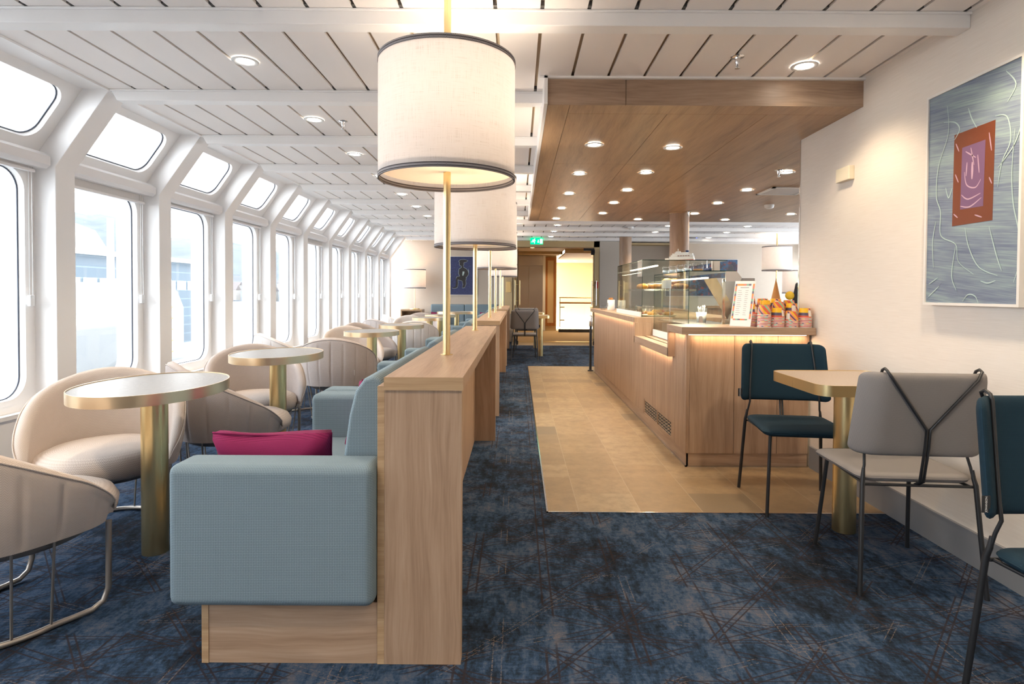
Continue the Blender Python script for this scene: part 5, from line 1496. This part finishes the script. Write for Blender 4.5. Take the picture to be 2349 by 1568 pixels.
# hall
HY = 19.0
struct('wall_hall', MB().box(-1.6, 1.24, HY, HY + .1, 0, 2.5).box(1.24, 4.2, HY + 2.2, HY + 2.3, 0, 2.6).box(-1.6, -1.5, 14.6, HY, 0, 2.5).box(4.1, 4.2, 14.6, HY + 2.3, 0, 2.6), 'bright_cream', 'cream walls of the lift hall')
struct('ceiling_hall', MB().box(-1.6, 1.30, 14.6, HY + .1, 2.42, 2.46).box(1.3, 4.2, 14.6, 16.2, 2.42, 2.46).box(1.3, 4.2, 16.2, HY + 2.3, 2.30, 2.34), 'cream_wall')
struct('trim_hall', MB().box(1.28, 4.2, 16.1, 16.2, 2.30, 2.46).box(-1.6, 1.3, 17.2, 17.3, 2.34, 2.42), 'cream_wall')
l_ = thing('lift', 'brushed steel lift doors with a bronze header in the hall', 'lift', (.34, HY - .05, 0))
MB().box(-.455, -.003, .02, .04, 0.01, 2.09).build('door_leaf', 'lift_steel', l_); MB().box(.003, .455, .02, .04, 0.01, 2.09).build('door_leaf', 'lift_steel', l_)
MB().box(-.46, .46, -.04, .03, 2.09, 2.41).build('header', 'lift_steel', l_); MB().box(.455, .54, -.03, .045, 0, 2.41).box(-.54, -.455, -.03, .045, 0, 2.41).build('jamb', 'white_paint', l_)
t = thing('wall_panel', 'cream wall panel in a varnished wooden frame right of the lift', 'panel', (1.05, HY - .005, 0))
MB().box(-.16, -.10, -.03, 0, .15, 2.36).box(.10, .16, -.03, 0, .15, 2.36).box(-.1, .1, -.03, 0, 2.26, 2.36).box(-.1, .1, -.03, 0, .15, .25).build('wood_frame', 'mahogany', t)
MB().box(-.1, .1, -.012, 0, .25, 2.26).build('panel', 'bright_cream', t)
t = thing('wall_post', 'varnished wooden post at the left jamb of the doorway', 'post', (-.155, 14.70, 0))
MB().box(-.05, .03, -.03, .05, 0, 2.4).build('post', 'mahogany', t)
t = thing('lift_button_plate', 'brass-framed control plate on the cream panel left of the doorway', 'control plate', (-.235, 14.46, 1.14))
MB().box(-.095, .095, -.006, .03, -.45, .95).build('panel', 'bright_cream', t)
MB().box(-.06, .06, -.02, -.006, .08, .34).build('plate', 'brass', t, bevel=.003); MB().lathe([(0, .006), (.022, .004), (.024, 0)], c=(0, -.02, .21), seg=16, axis='y').build('dial', 'chrome', t)
t = thing('balustrade', 'glass stair balustrade with brass and wooden rails in the hall', 'balustrade', (1.9, 18.2, 0))
MB().box(-.60, .45, -.006, .006, .09, .98).build('glass_panel', 'jar_glass', t)
MB().tube([(-.62, 0, 1.07), (2.0, 0, 1.07)], .018, 10).build('top_rail', 'brass', t, smooth=True)
MB().tube([(-.62, -.03, .91), (2.0, -.03, .91)], .025, 10).build('hand_rail', 'mahogany', t, smooth=True)
MB().tube([(-.60, -.01, 0), (-.60, -.01, 1.06)], .012, 8).tube([(.5, -.01, 0), (.5, -.01, 1.06)], .012, 8).build('post', 'steel', t, smooth=True)
MB().box(-.6, -.46, -.03, -.01, .76, .79).box(-.6, -.46, -.03, -.01, .36, .39).box(.33, .47, -.03, -.01, .76, .79).box(.33, .47, -.03, -.01, .36, .39).build('clamp', 'brass', t)
MB().box(-.64, 2.0, -.03, .03, 0, .09).build('base_rail', 'black_metal', t)
t = thing('potted_plant', 'dark leafy plant on a grey stand in the hall behind the glass door', 'plant', (2.35, 17.2, 0))
MB().box(-.12, .12, -.12, .12, 0, 1.0).build('stand', 'soft_grey', t)
MB().lathe([(.06, 1.0), (.08, 1.14), (.07, 1.14), (.05, 1.01)], seg=20).build('pot', 'dark_rubber', t, smooth=True)
m = MB(); rnd = random.Random(5)
for k in range(26):
    a, e = rnd.uniform(0, 6.28), rnd.uniform(.2, 1.2); L = rnd.uniform(.14, .26)
    d = Vector((math.cos(a) * math.cos(e), math.sin(a) * math.cos(e), math.sin(e))); s_ = Vector((-math.sin(a), math.cos(a), 0)) * .028
    b0_ = Vector((0, 0, 1.12)); m.add([b0_, b0_ + d * L * .5 + s_, b0_ + d * L, b0_ + d * L * .5 - s_], [(0, 1, 2, 3)])
m.build('foliage', 'leaf_green', t)
for k, (x, y, z) in enumerate(((.38, 15.8, 2.42), (.0, 18.0, 2.42), (.9, 18.2, 2.42), (2.2, 17.2, 2.30), (1.9, 19.6, 2.30), (2.6, 16.8, 2.30))):
    place_dl(x, y, z, 'warm recessed light in the hall ceiling, %s' % ['nearest behind the doorway', 'left in front of the lift', 'right in front of the lift', 'over the balustrade', 'deepest over the stairs', 'right of the balustrade'][k], 'warm lights in the hall', 7, (1.0, .70, .34), 'warm_downlight_glow')
light('stair_light', 'AREA', (2.2, 20.3, 2.0), 3.5, (1, .84, .5), size=.8, sx=1.4, rot=(math.radians(20), 0, 0))

# black lounge chair in the far right corner
t = thing('lounge_chair', 'black high-backed lounge chair in the far right corner with a yellow cushion', 'armchair', (5.85, 12.35, 0), rz=math.radians(0))
MB().prism([(-.28, .38), (-.30, .62), (-.05, .62), (.10, 1.46), (.42, 1.50), (.34, .38)], -.3, .3, 'y').build('seat_shell', 'black_leather', t, bevel=.03)
MB().tube([(-.2, -.2, 0), (-.2, -.2, .40)], .02, 8).tube([(.25, -.2, 0), (.25, -.2, .40)], .02, 8).tube([(-.2, .2, 0), (-.2, .2, .40)], .02, 8).tube([(.25, .2, 0), (.25, .2, .40)], .02, 8).build('leg', 'steel', t, smooth=True)
t = tag(blob('cushion', 'yellow_cloth', None, (5.68, 12.30, 1.10), .1, (1.0, .5, .9)), 'yellow cushion on the black lounge chair', 'cushion')
blob('cushion', 'yellow_cloth', None, (5.68, 12.3, .64), .13, (1, .6, 1.6), 'larger yellow cushion under the small one on the black lounge chair', 'cushion', None)
t = thing('low_partition', 'low oak partition with a rail in the far right part of the room', 'partition', (4.6, 9.3, 0))
MB().box(-1.6, 2.2, -.03, .03, 0, .98).build('panel', 'oak_upright', t); MB().box(-1.62, 2.2, -.05, .05, .98, 1.02).build('cap', 'oak_level', t)

# ================================================================== outside
m = MB().box(-300, -17, -40, 900, -8.2, -8)
o = m.build('sea', 'sea'); o['kind'] = 'structure'; o['label'] = 'pale water of the harbour'
m = MB().box(-6.2, -3.26, -3, 16, -.3, -.05)
o = m.build('outer_deck', 'bulwark_white'); o['kind'] = 'structure'
ridge = [(-1500, 200), (-1300, 195), (-1125, 187), (-1054, 170), (-1014, 163), (-999, 166), (-965, 166), (-899, 160), (-877, 155), (-850, 157), (-822, 151), (-778, 130), (-704, 110), (-664, 108), (-611, 102), (-580, 101), (-549, 93), (-509, 84), (-487, 83), (-434, 71), (-380, 54), (-300, 28), (-240, 5), (-200, -9)]
m = MB(); rnd = random.Random(2); rows = 7; n = len(ridge); vs = []
for r_ in range(rows):
    q = r_ / (rows - 1)
    for x, h in ridge:
        y = 780 + 420 * q; k = q ** .8
        vs.append((x * (.62 + .38 * q) , y + rnd.uniform(-12, 12) * (q < 1), -8 + (h + 8) * k + rnd.uniform(-4, 4) * (0 < q < 1)))
for x, h in ridge: vs.append((x * 1.3, 1700, -9))
m.add(vs, [(r_ * n + i, r_ * n + i + 1, (r_ + 1) * n + i + 1, (r_ + 1) * n + i) for r_ in range(rows) for i in range(n - 1)])
o = m.build('hills', 'forest_hill', smooth=True); o['kind'] = 'structure'; o['label'] = 'hazy wooded hills across the harbour'
t = thing('terminal_building', 'long blue-grey clad terminal building on the quay', 'building', (-66, 80, -8))
MB().box(-74, -60, 45, 112, -8, 6.2).build('walls', 'terminal_cladding', t, world=True); MB().box(-75, -59, 44, 113, 6.2, 6.9).build('roof', 'soft_grey', t, world=True)
m = MB()
for k in range(20): m.box(-59.97, -59.93, 46 + k * 3.2, 48.6 + k * 3.2, 1.4, 3.0)
m.build('window_band', 'glass_tint', t, world=True)
t = thing('white_hall', 'white gabled hall rising behind the terminal', 'building', (-84, 112, -8))
MB().prism([(114, -8), (124, -8), (124, 9.4), (120, 13.4), (114, 14.4)], -110, -86, 'x').build('walls', 'house_white', t, world=True)
t = thing('flag_mast', 'white mast outside the second window', 'mast', (-41.5, 60, -8))
MB().lathe([(.45, 0), (.30, 16.6)], seg=12).build('pole', 'house_white', t, smooth=True)
# white bulwark of the deck, with yellow marks and a curved fairing
t = thing('deck_bulwark', 'tall white steel bulwark of the outer deck', 'bulwark', (-6.3, 5, -.05))
MB().prism([(-4, -.3), (11.0, -.3), (11.0, .9), (10.8, 1.2), (10.4, 1.32), (-4, 1.33)], -6.4, -6.25, 'x').build('plating', 'bulwark_white', t, world=True)
MB().prism([(-4, -.30), (11.2, -.3), (11.2, -.26), (-4, -.26)], -6.7, -6.0, 'x').build('sill', 'bulwark_white', t, world=True)
m = MB()
for y in (9.2, 10.5):
    for k in range(6): m.box(-6.249, -6.246, y, y + .16, -.1 + k * .20, -.08 + k * .20)
tag(m.build('foot_marks', 'menu_stripe_orange', t, world=True))
m = MB()
m.prism([(3.2, .2), (3.2, .85), (6.9, .90), (7.45, .82), (7.6, .62), (7.3, .45), (5.6, -.05), (4.5, -.1)], -5.6, -4.6, 'x')
bt = thing('winch_housing', 'white rounded winch housing on the outer deck', 'housing', (-5.1, 5.4, -.05))
m.build('housing', 'bulwark_white', bt, world=True, bevel=.12, bseg=4)
MB().box(-5.4, -4.8, 4.6, 6.2, -.05, .3).build('foot', 'bulwark_white', bt, world=True)
t = thing('davit', 'white curved davit arm by the nearest window', 'davit', (-4.15, 3.62, -.05))
MB().tube([(-4.15, 3.62, -.05), (-4.15, 3.6, .3), (-4.15, 3.52, .65), (-4.15, 3.3, .85), (-4.15, 2.8, .9)], [.16, .15, .14, .13, .12], 14).build('arm', 'bulwark_white', t, world=True, smooth=True)
m = MB().tube([(-4.0, 3.6, .0), (-4.0, 3.52, .5), (-4.0, 3.35, .75), (-4.0, 3.1, .85)], .015, 6); m.build('cable', 'gasket', t, world=True, smooth=True)
# houses on the far shore
rnd = random.Random(9)
hp = [(-345, 562), (-327, 566), (-309, 562), (-291, 567), (-273, 562), (-255, 568), (-237, 562), (-219, 566), (-201, 562), (-183, 568), (-336, 600), (-312, 608), (-288, 602), (-264, 610), (-240, 604)]
def mk_house():
    t = thing('harbour_house', '', 'house', (0, 0, 0))
    MB().box(-5, 5, -4, 4, 0, 6).build('walls', 'house_white', t)
    MB().prism([(-4.4, 6), (4.4, 6), (0, 9)], -5.3, 5.3, 'x').build('roof', 'house_roof', t)
    return t
h0 = mk_house()
for k, (x, y) in enumerate(hp):
    z = -8 + (y > 580) * 9 + (k % 3) * 1.0
    lb = '%s white house from the left %s across the harbour' % (ordc[k % 10], 'on the slope' if y > 580 else 'along the water')
    o = h0 if k == 0 else dup(h0)
    o.location = (x, y, z); o['label'] = lb; o['group'] = 'white houses ' + ('on the slope' if y > 580 else 'by the water')
    s_ = .9 + .5 * rnd.random(); o.scale = (s_, s_, s_ * (1 + .6 * rnd.random()))
m = MB().box(-420, -150, 552, 700, -8.5, -7.6).add([(-420, 590, -8), (-150, 590, -8), (-150, 720, 12), (-420, 720, 14)], [(0, 1, 2, 3)])
o = m.build('shore', 'forest_hill'); o['kind'] = 'structure'
